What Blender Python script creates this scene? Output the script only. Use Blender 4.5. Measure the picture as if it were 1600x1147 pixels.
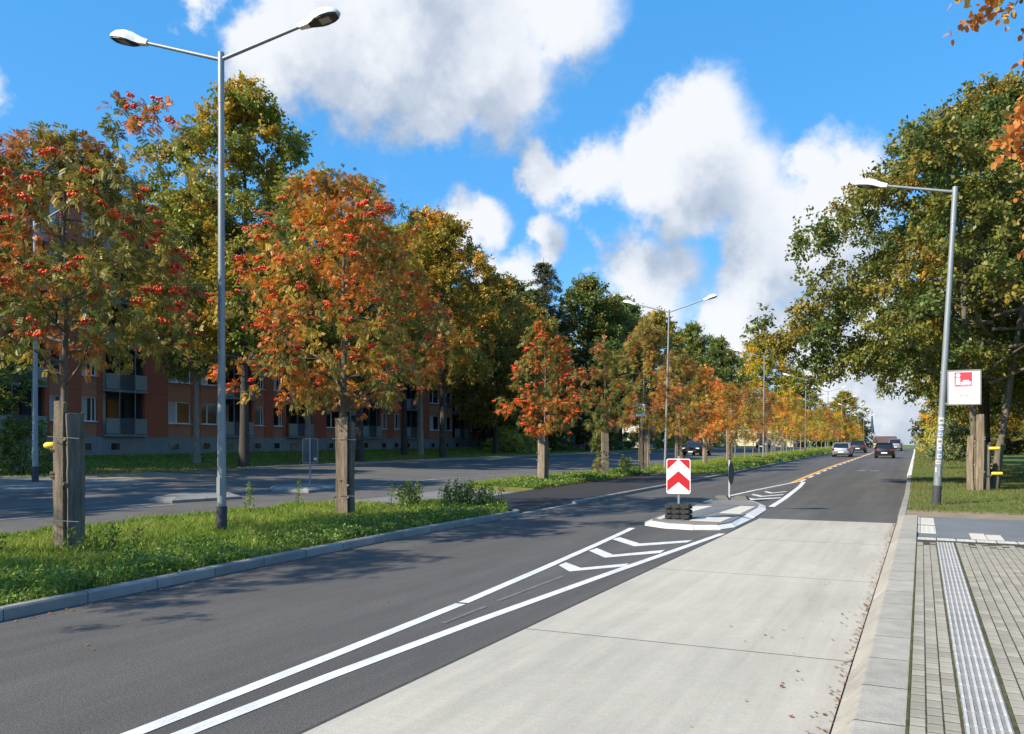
import bpy, math, random
import numpy as np
from mathutils import Vector, Matrix

# ------------------------------------------------------------------ camera, sky, sun, exposure
S = bpy.context.scene
for o in list(bpy.data.objects): bpy.data.objects.remove(o)
COL = S.collection
F_PX, EYE, VPX = 1250.0, 1.85, 640.0
YAW = math.atan(VPX / F_PX)
cam_d = bpy.data.cameras.new('camera'); cam = bpy.data.objects.new('camera', cam_d); COL.objects.link(cam)
cam.location = (0, 0, EYE); cam.rotation_euler = (math.radians(90), 0, YAW)
cam_d.sensor_width = 36; cam_d.lens = F_PX * 36 / 1600; cam_d.shift_y = 118.5 / 1600
cam_d.clip_start = .05; cam_d.clip_end = 4000
S.camera = cam
S.render.resolution_x, S.render.resolution_y = 1024, 734

SUN_EL = math.radians(36)
SUN_H = Vector((-.55, -.835, 0)).normalized()            # horizontal direction towards the sun
SUN_V = Vector((SUN_H.x * math.cos(SUN_EL), SUN_H.y * math.cos(SUN_EL), math.sin(SUN_EL)))
sl = bpy.data.lights.new('sun', 'SUN'); sl.energy = 5.0; sl.angle = math.radians(.53); sl.color = (1, .90, .72)
so = bpy.data.objects.new('sun', sl); COL.objects.link(so); so.location = (0, -20, 60)
so.rotation_euler = (-SUN_V).to_track_quat('-Z', 'Y').to_euler()
S.view_settings.view_transform = 'Standard'; S.view_settings.look = 'None'
S.view_settings.gamma = 1; S.view_settings.use_curve_mapping = False
S.view_settings.exposure = .62
S.render.engine = 'CYCLES'

def pix_dir(px, py):
    """unit direction in the world of a point of the sky (clouds are fixed on the sky sphere)"""
    u = (px - 800) / F_PX; v = (692 - py) / F_PX
    ca, sa = math.cos(YAW), math.sin(YAW)
    return Vector((u * ca - sa, u * sa + ca, v)).normalized()

# cumulus clouds: groups of puffs (x, y, radius) on the sky, flatter bases
PUFFS = [(470,45,120),(600,90,150),(740,80,150),(870,15,105),(640,-20,170),(680,160,90),(790,110,85),
         (1090,200,95),(1020,255,92),(925,270,68),(848,276,50),(1140,285,98),(1195,350,82),(1070,320,72),
         (1300,305,88),(1335,268,50),(1260,268,48),(1265,380,105),(1320,430,95),(1185,425,72),
         (985,420,74),(1040,435,72),(1000,485,90),
         (716,364,56),(760,362,42),(850,374,46),(800,440,55),
         (1140,520,85),(1250,545,88),(1370,565,100),(1260,625,100),(1400,640,90),(1120,600,80),(1480,560,110),
         (310,2,52),(-25,140,40)]
W = bpy.data.worlds.new('World'); S.world = W; W.use_nodes = True
nt = W.node_tree; N = nt.nodes; Lk = nt.links; N.clear()
def nd(tree, t, **k):
    n = tree.nodes.new(t)
    for a, b in k.items(): setattr(n, a, b)
    return n
def mth(tree, op, a, b=None, c=None, clamp=False):
    n = nd(tree, 'ShaderNodeMath', operation=op); n.use_clamp = clamp
    for i, x in enumerate((a, b, c)):
        if x is None: continue
        if isinstance(x, (int, float)): n.inputs[i].default_value = x
        else: tree.links.new(x, n.inputs[i])
    return n.outputs[0]
def vmth(tree, op, a, b=None, out=0):
    n = nd(tree, 'ShaderNodeVectorMath', operation=op)
    for i, x in enumerate((a, b)):
        if x is None: continue
        if isinstance(x, (tuple, Vector)): n.inputs[i].default_value = x
        elif isinstance(x, (int, float)): n.inputs[3].default_value = x
        else: tree.links.new(x, n.inputs[i])
    return n.outputs['Value'] if out == 'v' else n.outputs[0]

g = bpy.data.node_groups.new('cloud_density', 'ShaderNodeTree')
g.interface.new_socket('dir', in_out='INPUT', socket_type='NodeSocketVector')
g.interface.new_socket('density', in_out='OUTPUT', socket_type='NodeSocketFloat')
gi = nd(g, 'NodeGroupInput'); go = nd(g, 'NodeGroupOutput'); d_in = gi.outputs[0]
nz = nd(g, 'ShaderNodeTexNoise'); nz.inputs['Scale'].default_value = 11; nz.inputs['Detail'].default_value = 9; nz.inputs['Roughness'].default_value = .6
g.links.new(d_in, nz.inputs['Vector'])
nz2 = nd(g, 'ShaderNodeTexNoise'); nz2.inputs['Scale'].default_value = 4.0; nz2.inputs['Detail'].default_value = 3
g.links.new(d_in, nz2.inputs['Vector'])
warp = vmth(g, 'SUBTRACT', nz.outputs['Color'], (.5, .5, .5))
wsc = nd(g, 'ShaderNodeVectorMath', operation='SCALE'); g.links.new(warp, wsc.inputs[0]); wsc.inputs['Scale'].default_value = .10
wdir = vmth(g, 'ADD', d_in, wsc.outputs[0])
cur = None
for (x, y, r) in PUFFS:
    c = pix_dir(x, y)
    dist = vmth(g, 'DISTANCE', wdir, c, 'v')
    val = mth(g, 'MULTIPLY_ADD', dist, -1.0 / (r / F_PX) * .9, 1.0)
    if cur is None: cur = val
    else:
        m = nd(g, 'ShaderNodeMath', operation='SMOOTH_MAX'); g.links.new(cur, m.inputs[0]); g.links.new(val, m.inputs[1]); m.inputs[2].default_value = .28
        cur = m.outputs[0]
# the same kind of clouds goes on outside the picture
fwd = pix_dir(800, 560)
dt = vmth(g, 'DOT_PRODUCT', d_in, fwd, 'v')
away = nd(g, 'ShaderNodeMapRange'); g.links.new(dt, away.inputs[0])
away.inputs[1].default_value = .80; away.inputs[2].default_value = .66; away.inputs[3].default_value = 0; away.inputs[4].default_value = 1
gen = mth(g, 'MULTIPLY_ADD', nz2.outputs['Fac'], 4.2, -2.25)
gen = mth(g, 'MULTIPLY', mth(g, 'ADD', gen, 2.0), away.outputs[0]); gen = mth(g, 'SUBTRACT', gen, 2.0)
cur = mth(g, 'MAXIMUM', cur, gen)
cur = mth(g, 'ADD', cur, mth(g, 'MULTIPLY_ADD', nz.outputs['Fac'], 1.7, -.90))
g.links.new(cur, go.inputs[0])

tc = nd(nt, 'ShaderNodeTexCoord')
dirv = vmth(nt, 'NORMALIZE', tc.outputs['Generated'])
sky = nd(nt, 'ShaderNodeTexSky', sky_type='NISHITA'); sky.sun_disc = False
sky.sun_elevation = SUN_EL; sky.sun_rotation = math.atan2(SUN_H.x, SUN_H.y); sky.air_density = 1.0; sky.dust_density = .3; sky.ozone_density = 1.6
hs = nd(nt, 'ShaderNodeHueSaturation'); hs.inputs['Hue'].default_value = .492; hs.inputs['Saturation'].default_value = 1.34; hs.inputs['Value'].default_value = 1.55
Lk.new(sky.outputs[0], hs.inputs['Color'])
d1 = nd(nt, 'ShaderNodeGroup'); d1.node_tree = g; Lk.new(dirv, d1.inputs[0])
off = vmth(nt, 'ADD', dirv, Vector((SUN_H.x * .03, SUN_H.y * .03, .085)))
d2 = nd(nt, 'ShaderNodeGroup'); d2.node_tree = g; Lk.new(vmth(nt, 'NORMALIZE', off), d2.inputs[0])
alpha = nd(nt, 'ShaderNodeMapRange', interpolation_type='SMOOTHSTEP'); Lk.new(d1.outputs[0], alpha.inputs[0])
alpha.inputs[1].default_value = .0; alpha.inputs[2].default_value = .52; alpha.inputs[4].default_value = .95
nz3 = nd(nt, 'ShaderNodeTexNoise'); nz3.inputs['Scale'].default_value = 7; nz3.inputs['Detail'].default_value = 5; Lk.new(dirv, nz3.inputs['Vector'])
dd = mth(nt, 'SUBTRACT', d1.outputs[0], d2.outputs[0]); dd = mth(nt, 'ADD', dd, mth(nt, 'MULTIPLY_ADD', nz3.outputs['Fac'], 1.7, -.72))
thick = nd(nt, 'ShaderNodeMapRange', interpolation_type='SMOOTHSTEP'); Lk.new(d1.outputs[0], thick.inputs[0]); thick.inputs[1].default_value = .25; thick.inputs[2].default_value = 1.1; thick.inputs[3].default_value = .25; thick.inputs[4].default_value = -.15
dd = mth(nt, 'ADD', dd, thick.outputs[0])
lit = nd(nt, 'ShaderNodeMapRange', interpolation_type='SMOOTHSTEP'); Lk.new(dd, lit.inputs[0])
lit.inputs[1].default_value = -.72; lit.inputs[2].default_value = .78
cr = nd(nt, 'ShaderNodeValToRGB'); Lk.new(lit.outputs[0], cr.inputs[0])
e = cr.color_ramp.elements; e[0].position = 0; e[0].color = (2.3, 2.85, 3.7, 1); e[1].position = 1; e[1].color = (6.3, 6.4, 6.6, 1)
k = cr.color_ramp.elements.new(.5); k.color = (3.9, 4.35, 5.05, 1)
sep = nd(nt, 'ShaderNodeSeparateXYZ'); Lk.new(dirv, sep.inputs[0])
hzf = nd(nt, 'ShaderNodeMapRange', interpolation_type='SMOOTHSTEP'); Lk.new(sep.outputs[2], hzf.inputs[0]); hzf.inputs[1].default_value = .0; hzf.inputs[2].default_value = .20; hzf.inputs[3].default_value = .92; hzf.inputs[4].default_value = 0
hb = nd(nt, 'ShaderNodeMix', data_type='RGBA'); hb.inputs[0].default_value = .62; Lk.new(hs.outputs[0], hb.inputs[6]); hb.inputs[7].default_value = (.58, 2.7, 6.35, 1)
hz = nd(nt, 'ShaderNodeMix', data_type='RGBA'); Lk.new(hzf.outputs[0], hz.inputs[0]); Lk.new(hb.outputs[2], hz.inputs[6]); hz.inputs[7].default_value = (2.7, 4.2, 6.0, 1)
mx = nd(nt, 'ShaderNodeMix', data_type='RGBA'); Lk.new(alpha.outputs[0], mx.inputs[0]); Lk.new(hz.outputs[2], mx.inputs[6]); Lk.new(cr.outputs[0], mx.inputs[7])
bg = nd(nt, 'ShaderNodeBackground'); bg.inputs[1].default_value = .10; Lk.new(mx.outputs[2], bg.inputs[0])
wo = nd(nt, 'ShaderNodeOutputWorld'); Lk.new(bg.outputs[0], wo.inputs[0])
W.cycles.sampling_method = 'NONE'
S.cycles.max_bounces = 6; S.cycles.diffuse_bounces = 3; S.cycles.transparent_max_bounces = 4

# ------------------------------------------------------------------ helpers
RND = random.Random(7)
def road_z(Y):
    if Y < 15: return 0.
    if Y < 165: return .8 * ((Y - 15) / 150) ** 1.15
    return max(-1.0, .8 - (Y - 165) / 235 * 1.8)
def side_z(X):
    if X > -13: return 0.
    if X > -36: return .55 * (-13 - X) / 23
    return .55 + .45 * min(1, (-36 - X) / 8)
def G(X, Y): return road_z(Y) + side_z(X)
_ry = np.linspace(-60, 1500, 6241); _rz = np.array([road_z(y) for y in _ry])
def Gv(X, Y):
    X = np.asarray(X, float); Y = np.asarray(Y, float)
    s = np.where(X > -13, 0, np.where(X > -36, .55 * (-13 - X) / 23, .55 + .45 * np.minimum(1, (-36 - X) / 8)))
    return np.interp(Y, _ry, _rz) + s

class MB:
    def __init__(s): s.v = []; s.f = []
    def add(s, v, f):
        n = len(s.v); s.v += [tuple(p) for p in v]; s.f += [tuple(i + n for i in q) for q in f]; return s
    def box(s, c, d, rz=0, taper=1., bev=0):
        x, y, z = d[0] / 2, d[1] / 2, d[2] / 2; b = bev
        co, si = math.cos(rz), math.sin(rz)
        if not b:
            v = [(-x, -y, -z), (x, -y, -z), (x, y, -z), (-x, y, -z), (-x * taper, -y * taper, z), (x * taper, -y * taper, z), (x * taper, y * taper, z), (-x * taper, y * taper, z)]
            f = [(3, 2, 1, 0), (4, 5, 6, 7), (0, 1, 5, 4), (1, 2, 6, 5), (2, 3, 7, 6), (3, 0, 4, 7)]
        else:
            v = []; f = []
            for (zz, i) in ((-z, 0), (z - b, 0), (z, b)):
                v += [(-x + i, -y + i, zz), (x - i, -y + i, zz), (x - i, y - i, zz), (-x + i, y - i, zz)]
            f = [(3, 2, 1, 0), (8, 9, 10, 11)]
            for k in (0, 4):
                for j in range(4): f.append((k + j, k + (j + 1) % 4, k + 4 + (j + 1) % 4, k + 4 + j))
        return s.add([(c[0] + p[0] * co - p[1] * si, c[1] + p[0] * si + p[1] * co, c[2] + p[2]) for p in v], f)
    def tube(s, pts, rad, n=8, caps=True):
        pts = [Vector(p) for p in pts]
        if not hasattr(rad, '__len__'): rad = [rad] * len(pts)
        v = []; f = []; ref = None
        for i, p in enumerate(pts):
            t = (pts[min(i + 1, len(pts) - 1)] - pts[max(i - 1, 0)]).normalized()
            if ref is None: ref = Vector((1, 0, 0)) if abs(t.x) < .8 else Vector((0, 1, 0))
            a = t.cross(ref).normalized(); b = t.cross(a); ref = b.cross(t) if False else ref
            for k in range(n):
                q = 2 * math.pi * k / n; v.append(p + (a * math.cos(q) + b * math.sin(q)) * rad[i])
        for i in range(len(pts) - 1):
            for k in range(n):
                f.append((i * n + k, i * n + (k + 1) % n, (i + 1) * n + (k + 1) % n, (i + 1) * n + k))
        if caps: f.append(tuple(range(n))[::-1]); f.append(tuple((len(pts) - 1) * n + k for k in range(n)))
        return s.add(v, f)
    def prism(s, poly, z0, z1):
        n = len(poly); v = [(p[0], p[1], z0) for p in poly] + [(p[0], p[1], z1) for p in poly]
        f = [tuple(range(n))[::-1], tuple(range(n, 2 * n))] + [(i, (i + 1) % n, n + (i + 1) % n, n + i) for i in range(n)]
        return s.add(v, f)
    def extr(s, poly, axis, t0, t1):
        """prism of a 2-D outline along x or y"""
        n = len(poly)
        P = (lambda p, t: (t, p[0], p[1])) if axis == 'x' else (lambda p, t: (p[0], t, p[1]))
        v = [P(p, t0) for p in poly] + [P(p, t1) for p in poly]
        f = [tuple(range(n))[::-1], tuple(range(n, 2 * n))] + [(i, (i + 1) % n, n + (i + 1) % n, n + i) for i in range(n)]
        return s.add(v, f)
    def loft(s, rings, cap=True):
        n = len(rings[0]); v = [p for r in rings for p in r]; f = []
        for i in range(len(rings) - 1):
            for k in range(n): f.append((i * n + k, i * n + (k + 1) % n, (i + 1) * n + (k + 1) % n, (i + 1) * n + k))
        if cap: f.append(tuple(range(n))[::-1]); f.append(tuple((len(rings) - 1) * n + k for k in range(n)))
        return s.add(v, f)
    def mesh(s, name, mat, smooth=None):
        m = bpy.data.meshes.new(name); m.from_pydata(s.v, [], s.f)
        import bmesh
        b = bmesh.new(); b.from_mesh(m); bmesh.ops.recalc_face_normals(b, faces=b.faces); b.to_mesh(m); b.free()
        if mat: m.materials.append(mat)
        if smooth is not None:
            m.polygons.foreach_set('use_smooth', [True] * len(m.polygons)); m.set_sharp_from_angle(angle=math.radians(smooth))
        return m
    def build(s, name, mat, parent=None, smooth=None, loc=None):
        return link(name, s.mesh(name, mat, smooth), parent, loc)
def link(name, mesh, parent=None, loc=None):
    o = bpy.data.objects.new(name, mesh); COL.objects.link(o)
    if parent: o.parent = parent
    if loc is not None: o.location = loc
    return o
def tag(o, label=None, cat=None, group=None, kind=None):
    if label: o['label'] = label
    if cat: o['category'] = cat
    if group: o['group'] = group
    if kind: o['kind'] = kind
    return o
def thing(name, label, cat, loc=(0, 0, 0), rz=0, group=None):
    o = bpy.data.objects.new(name, None); COL.objects.link(o); o.location = loc; o.rotation_euler = (0, 0, rz); o.empty_display_size = .2
    return tag(o, label, cat, group)
def np_mesh(name, V, faces, mat, colors=None, smooth=False):
    """faces: (n,k) int array; colours per face"""
    m = bpy.data.meshes.new(name); n, k = faces.shape
    m.vertices.add(len(V)); m.vertices.foreach_set('co', np.ascontiguousarray(V, dtype=np.float32).ravel())
    m.loops.add(n * k); m.loops.foreach_set('vertex_index', np.ascontiguousarray(faces, dtype=np.int32).ravel())
    m.polygons.add(n); m.polygons.foreach_set('loop_start', np.arange(0, n * k, k, dtype=np.int32))
    if smooth: m.polygons.foreach_set('use_smooth', np.ones(n, dtype=bool))
    if colors is not None:
        at = m.attributes.new('tint', 'FLOAT_COLOR', 'FACE')
        at.data.foreach_set('color', np.concatenate([colors, np.ones((n, 1))], 1).astype(np.float32).ravel())
    m.update(calc_edges=True); m.validate()
    if mat: m.materials.append(mat)
    return m
def unit(a): return a / (np.linalg.norm(a, axis=-1, keepdims=True) + 1e-9)

# ------------------------------------------------------------------ materials
def mat(name, col, rough=.7, var=.15, scale=4., bump=0., bscale=None, metal=0., spec=.4, col2=None, space='Object', det=5, stretch=None, objvar=0.):
    m = bpy.data.materials.new(name); m.use_nodes = True; t = m.node_tree; b = t.nodes['Principled BSDF']
    b.inputs['Roughness'].default_value = rough; b.inputs['Metallic'].default_value = metal; b.inputs['Specular IOR Level'].default_value = spec
    tcn = nd(t, 'ShaderNodeTexCoord'); vec = tcn.outputs['Object']
    if space == 'World': vec = nd(t, 'ShaderNodeNewGeometry').outputs['Position']
    if stretch:
        mp = nd(t, 'ShaderNodeMapping'); mp.inputs['Scale'].default_value = stretch; t.links.new(vec, mp.inputs[0]); vec = mp.outputs[0]
    n = nd(t, 'ShaderNodeTexNoise'); n.inputs['Scale'].default_value = scale; n.inputs['Detail'].default_value = det; n.inputs['Roughness'].default_value = .62
    t.links.new(vec, n.inputs['Vector'])
    c1 = [c * (1 - var) for c in col]; c2 = [c * (1 + var) for c in (col2 or col)]
    mr = nd(t, 'ShaderNodeMapRange'); t.links.new(n.outputs['Fac'], mr.inputs[0]); mr.inputs[1].default_value = .3; mr.inputs[2].default_value = .7
    mi = nd(t, 'ShaderNodeMix', data_type='RGBA'); t.links.new(mr.outputs[0], mi.inputs[0]); mi.inputs[6].default_value = (*c1, 1); mi.inputs[7].default_value = (*c2, 1)
    cout = mi.outputs[2]
    if objvar:
        oi = nd(t, 'ShaderNodeObjectInfo'); r = mth(t, 'MULTIPLY_ADD', oi.outputs['Random'], 2 * objvar, 1 - objvar)
        sc = nd(t, 'ShaderNodeVectorMath', operation='SCALE'); t.links.new(cout, sc.inputs[0]); t.links.new(r, sc.inputs['Scale']); cout = sc.outputs[0]
    t.links.new(cout, b.inputs['Base Color'])
    if bump:
        n2 = nd(t, 'ShaderNodeTexNoise'); n2.inputs['Scale'].default_value = bscale or scale * 6; n2.inputs['Detail'].default_value = 4; t.links.new(vec, n2.inputs['Vector'])
        bp = nd(t, 'ShaderNodeBump'); bp.inputs['Strength'].default_value = bump; bp.inputs['Distance'].default_value = .02
        t.links.new(n2.outputs['Fac'], bp.inputs['Height']); t.links.new(bp.outputs[0], b.inputs['Normal'])
    return m
def layered(name, base, rough, layers, bump=.3, bscale=60, spec=.3, objvar=0.):
    """ground surface: base colour times several world-space noises (scale, low, high, stretch), fine relief"""
    m = bpy.data.materials.new(name); m.use_nodes = True; t = m.node_tree; b = t.nodes['Principled BSDF']
    b.inputs['Roughness'].default_value = rough; b.inputs['Specular IOR Level'].default_value = spec
    pos = nd(t, 'ShaderNodeNewGeometry').outputs['Position']; f = None
    for (sc, lo, hi, st) in layers:
        v = pos
        if st:
            mp = nd(t, 'ShaderNodeMapping'); mp.inputs['Scale'].default_value = st; t.links.new(pos, mp.inputs[0]); v = mp.outputs[0]
        n = nd(t, 'ShaderNodeTexNoise'); n.inputs['Scale'].default_value = sc; n.inputs['Detail'].default_value = 6; n.inputs['Roughness'].default_value = .65
        t.links.new(v, n.inputs['Vector'])
        mr = nd(t, 'ShaderNodeMapRange'); t.links.new(n.outputs['Fac'], mr.inputs[0]); mr.inputs[1].default_value = .3; mr.inputs[2].default_value = .7
        mr.inputs[3].default_value = lo; mr.inputs[4].default_value = hi
        f = mr.outputs[0] if f is None else mth(t, 'MULTIPLY', f, mr.outputs[0])
    if objvar: f = mth(t, 'MULTIPLY', f, mth(t, 'MULTIPLY_ADD', nd(t, 'ShaderNodeObjectInfo').outputs['Random'], 2 * objvar, 1 - objvar))
    sc = nd(t, 'ShaderNodeVectorMath', operation='SCALE'); sc.inputs[0].default_value = base; t.links.new(f, sc.inputs['Scale'])
    t.links.new(sc.outputs[0], b.inputs['Base Color'])
    n2 = nd(t, 'ShaderNodeTexNoise'); n2.inputs['Scale'].default_value = bscale; n2.inputs['Detail'].default_value = 3; t.links.new(pos, n2.inputs['Vector'])
    bp = nd(t, 'ShaderNodeBump'); bp.inputs['Strength'].default_value = bump; bp.inputs['Distance'].default_value = .01
    t.links.new(n2.outputs['Fac'], bp.inputs['Height']); t.links.new(bp.outputs[0], b.inputs['Normal'])
    return m
def leaf_mat(name, trans=.36, rough=.45, spec=.4):
    m = bpy.data.materials.new(name); m.use_nodes = True; t = m.node_tree; b = t.nodes['Principled BSDF']; out = t.nodes['Material Output']
    at = nd(t, 'ShaderNodeAttribute', attribute_name='tint'); oi = nd(t, 'ShaderNodeObjectInfo')
    mu = nd(t, 'ShaderNodeMix', data_type='RGBA', blend_type='MULTIPLY'); mu.inputs[0].default_value = 1
    t.links.new(at.outputs['Color'], mu.inputs[6]); t.links.new(oi.outputs['Color'], mu.inputs[7])
    t.links.new(mu.outputs[2], b.inputs['Base Color']); b.inputs['Roughness'].default_value = rough; b.inputs['Specular IOR Level'].default_value = spec
    tr = nd(t, 'ShaderNodeBsdfTranslucent'); t.links.new(mu.outputs[2], tr.inputs[0])
    ms = nd(t, 'ShaderNodeMixShader'); ms.inputs[0].default_value = trans
    t.links.new(b.outputs[0], ms.inputs[1]); t.links.new(tr.outputs[0], ms.inputs[2]); t.links.new(ms.outputs[0], out.inputs[0])
    return m
M = {}
M['asphalt'] = layered('asphalt', (.098, .092, .087), .82, [(.35, .80, 1.14, (2.2, .25, 1)), (1.3, .80, 1.14, (1, .03, 1)), (1.6, .88, 1.08, (1, .35, 1)), (38, .74, 1.28, None), (110, .6, 1.45, None)], .8, 90)
M['asphalt_new'] = layered('asphalt_new', (.032, .031, .031), .8, [(.5, .85, 1.2, None), (150, .6, 1.5, None)], .5, 200)
M['asphalt_old'] = layered('asphalt_old', (.112, .106, .10), .85, [(.4, .8, 1.15, None), (3, .88, 1.1, None), (120, .7, 1.35, None)], .5, 160)
M['path'] = layered('path_asphalt', (.19, .185, .175), .88, [(.8, .85, 1.12, None), (90, .75, 1.25, None)], .4, 120)
M['concrete'] = layered('concrete', (.46, .425, .36), .8, [(.45, .86, 1.09, (1, .5, 1)), (2.2, .90, 1.06, (2.5, .25, 1)), (14, .94, 1.05, (.3, 3, 1)), (1.1, .88, 1.06, (2.2, .06, 1)), (50, .90, 1.08, None)], .3, 90, objvar=.045)
M['joint'] = mat('joint_filler', (.05, .05, .045), .9, .3, 20)
M['kerb'] = mat('kerb_stone', (.28, .265, .245), .85, .18, 3, .3, 60, objvar=.12)
M['kerb_white'] = mat('white_kerb', (.66, .64, .60), .75, .08, 8, .2, 60, objvar=.05)
M['kerb_light'] = mat('kerb_light', (.35, .325, .28), .8, .16, 5, .4, 70, objvar=.09)
M['kerb_face'] = mat('kerb_face', (.42, .38, .32), .8, .12, 5, .2, 80, objvar=.05)
M['paver'] = mat('paver', (.325, .295, .238), .88, .12, 9, .35, 90, objvar=.17)
M['moss'] = mat('moss_joint', (.036, .035, .022), .95, .4, 12, .5, 120, col2=(.065, .06, .04))
M['moss_green'] = mat('green_moss', (.075, .08, .025), .95, .45, 9, .6, 120, space='World')
M['tactile'] = mat('tactile_plate', (.245, .235, .22), .75, .14, 8, .2, 80, objvar=.13)
M['tactile_rib'] = mat('tactile_rib', (.47, .465, .45), .7, .12, 12)
M['white_plate'] = mat('white_plate', (.56, .53, .46), .75, .07, 10, .2, 80, objvar=.05)
M['blue_asphalt'] = layered('blue_asphalt', (.15, .16, .172), .85, [(.8, .85, 1.15, None), (110, .7, 1.35, None)], .4, 150)
M['paint'] = layered('road_paint', (.78, .78, .77), .65, [(1.5, .88, 1.03, None), (7, .74, 1.06, (1, .3, 1)), (45, .78, 1.1, None)], .2, 120)
M['paint_old'] = layered('road_paint_worn', (.30, .30, .30), .75, [(3, .5, 1.2, None), (60, .6, 1.2, None)], .2, 120)
M['paint_ghost'] = layered('road_paint_ghost', (.15, .15, .152), .8, [(4, .7, 1.25, None), (80, .7, 1.2, None)], .3, 120)
M['yellow_paint'] = layered('yellow_paint', (.75, .36, .05), .65, [(1, .9, 1.05, None)], .2, 100)
M['soil'] = layered('soil', (.085, .06, .035), .95, [(2, .6, 1.4, None), (20, .7, 1.3, None)], .8, 30)
M['median_soil'] = layered('weedy_soil', (.15, .15, .05), .95, [(1.2, .6, 1.3, None), (20, .7, 1.3, None)], .8, 30)
M['dirt'] = layered('bare_dirt', (.26, .20, .14), .95, [(2, .75, 1.2, None), (30, .75, 1.25, None)], .6, 40)
M['lawn'] = layered('lawn', (.10, .145, .03), .95, [(.25, .7, 1.3, None), (3, .7, 1.3, None), (40, .6, 1.4, None)], .8, 40)
M['leafdust'] = layered('leaf_litter_ground', (.22, .12, .045), .95, [(1.5, .6, 1.3, None), (25, .5, 1.5, None)], .8, 40)
M['galv'] = mat('galvanised_steel', (.27, .295, .315), .5, .12, 6, 0, metal=.35, spec=.5, stretch=(1, 1, .4))
M['pole_light'] = mat('light_pole', (.46, .49, .5), .5, .1, 6)
M['galv_dark'] = mat('pole_foot', (.05, .055, .06), .6, .2, 8)
M['head_white'] = mat('lamp_shell', (.78, .80, .82), .4, .04, 6, spec=.5)
M['head_dark'] = mat('lamp_underside', (.045, .047, .05), .45, .15, 10)
M['lens'] = mat('lamp_lens', (.35, .35, .33), .15, .1, 20, spec=.7)
M['wood'] = mat('weathered_wood', (.27, .21, .15), .9, .5, 3.2, 1.0, 40, stretch=(5, 5, .5), objvar=.1)
M['wood_grey'] = mat('grey_wood', (.17, .145, .12), .9, .5, 3, 1.0, 40, stretch=(5, 5, .5), objvar=.12)
M['bark'] = mat('bark', (.15, .125, .095), .95, .35, 4, .8, 30, stretch=(3, 3, .7), objvar=.1)
M['bark_light'] = mat('light_bark', (.27, .24, .19), .95, .3, 4, .7, 30, stretch=(3, 3, .7))
M['bark_dark'] = mat('dark_bark', (.07, .058, .048), .95, .35, 4, .8, 30, stretch=(3, 3, .7))
M['leaf'] = leaf_mat('leaf'); M['grass'] = leaf_mat('grass_blade', .35, .5, .25)
M['berry'] = mat('rowan_berry', (.72, .065, .014), .35, .2, 30, spec=.5, objvar=.2)
M['red'] = mat('sign_red', (.47, .014, .018), .45, .05, 8)
M['white'] = mat('sign_white', (.80, .80, .80), .45, .04, 8)
M['rubber'] = mat('recycled_rubber', (.035, .035, .037), .85, .4, 40, .5, 120)
M['rubber_grey'] = mat('grey_rubber', (.12, .115, .10), .85, .25, 30, .5, 120)
M['sign_back'] = mat('sign_back', (.06, .075, .09), .5, .1, 5)
M['sign_edge'] = mat('sign_edge', (.04, .055, .05), .5, .1, 5)
M['green'] = mat('sign_green', (.02, .16, .07), .5, .05, 8)
M['yellow'] = mat('yellow_plastic', (.85, .62, .06), .45, .06, 8)
M['pink'] = mat('sign_pink', (.72, .05, .085), .45, .05, 8)
M['pink2'] = mat('sign_pink_light', (.75, .22, .30), .45, .05, 8)
M['ink'] = mat('sign_ink', (.16, .17, .20), .5, .05, 8)
M['alu'] = mat('sign_frame', (.26, .25, .24), .5, .08, 8, metal=.3)
M['sticker'] = mat('sticker', (.72, .74, .78), .5, .1, 20, col2=(.55, .62, .75), objvar=.1)
M['sticker_blue'] = mat('blue_sticker', (.42, .52, .66), .5, .2, 20)
M['redbrown'] = mat('facade_redbrown', (.43, .13, .075), .9, .07, 1.2, .15, 50, objvar=.05)
M['facade_tan'] = mat('facade_tan', (.48, .21, .13), .9, .06, 1.2, .15, 50, objvar=.05)
M['plinth'] = mat('plinth_grey', (.27, .29, .31), .9, .1, 1, .2, 40, objvar=.06)
M['cream'] = mat('cream_render', (.62, .53, .36), .9, .06, 1)
M['white_wall'] = mat('white_render', (.70, .70, .68), .9, .05, 1)
M['balc_grey'] = mat('balcony_panel', (.30, .32, .30), .75, .08, 2, objvar=.06)
M['balc_dark'] = mat('balcony_dark', (.075, .085, .10), .6, .12, 3)
M['frame'] = mat('window_frame', (.75, .75, .75), .5, .04, 6)
M['roof_dark'] = mat('roof_felt', (.06, .06, .065), .85, .2, 2)
M['roof_red'] = mat('roof_tiles', (.11, .065, .058), .85, .2, 3)
M['copper'] = mat('copper_spire', (.03, .075, .12), .7, .12, .3)
M['curtain'] = mat('net_curtain', (.50, .50, .48), .9, .2, 6)
def glass(name, col, rough=.06):
    m = bpy.data.materials.new(name); m.use_nodes = True; b = m.node_tree.nodes['Principled BSDF']
    b.inputs['Base Color'].default_value = (*col, 1); b.inputs['Roughness'].default_value = rough; b.inputs['Specular IOR Level'].default_value = .8
    return m
M['pane'] = glass('window_pane', (.022, .026, .030)); M['carglass'] = glass('car_glass', (.012, .016, .02), .04)
def carpaint(name, col, metal=.3):
    m = mat(name, col, .3, .05, 3, metal=metal, spec=.45); m.node_tree.nodes['Principled BSDF'].inputs['Coat Weight'].default_value = .25
    return m
M['car_silver'] = carpaint('silver_paint', (.42, .44, .46), .6); M['car_black'] = carpaint('black_paint', (.012, .013, .016), .1)
M['car_dark'] = carpaint('dark_blue_paint', (.03, .035, .045), .2); M['car_grey'] = carpaint('grey_paint', (.30, .33, .36), .5)
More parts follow.
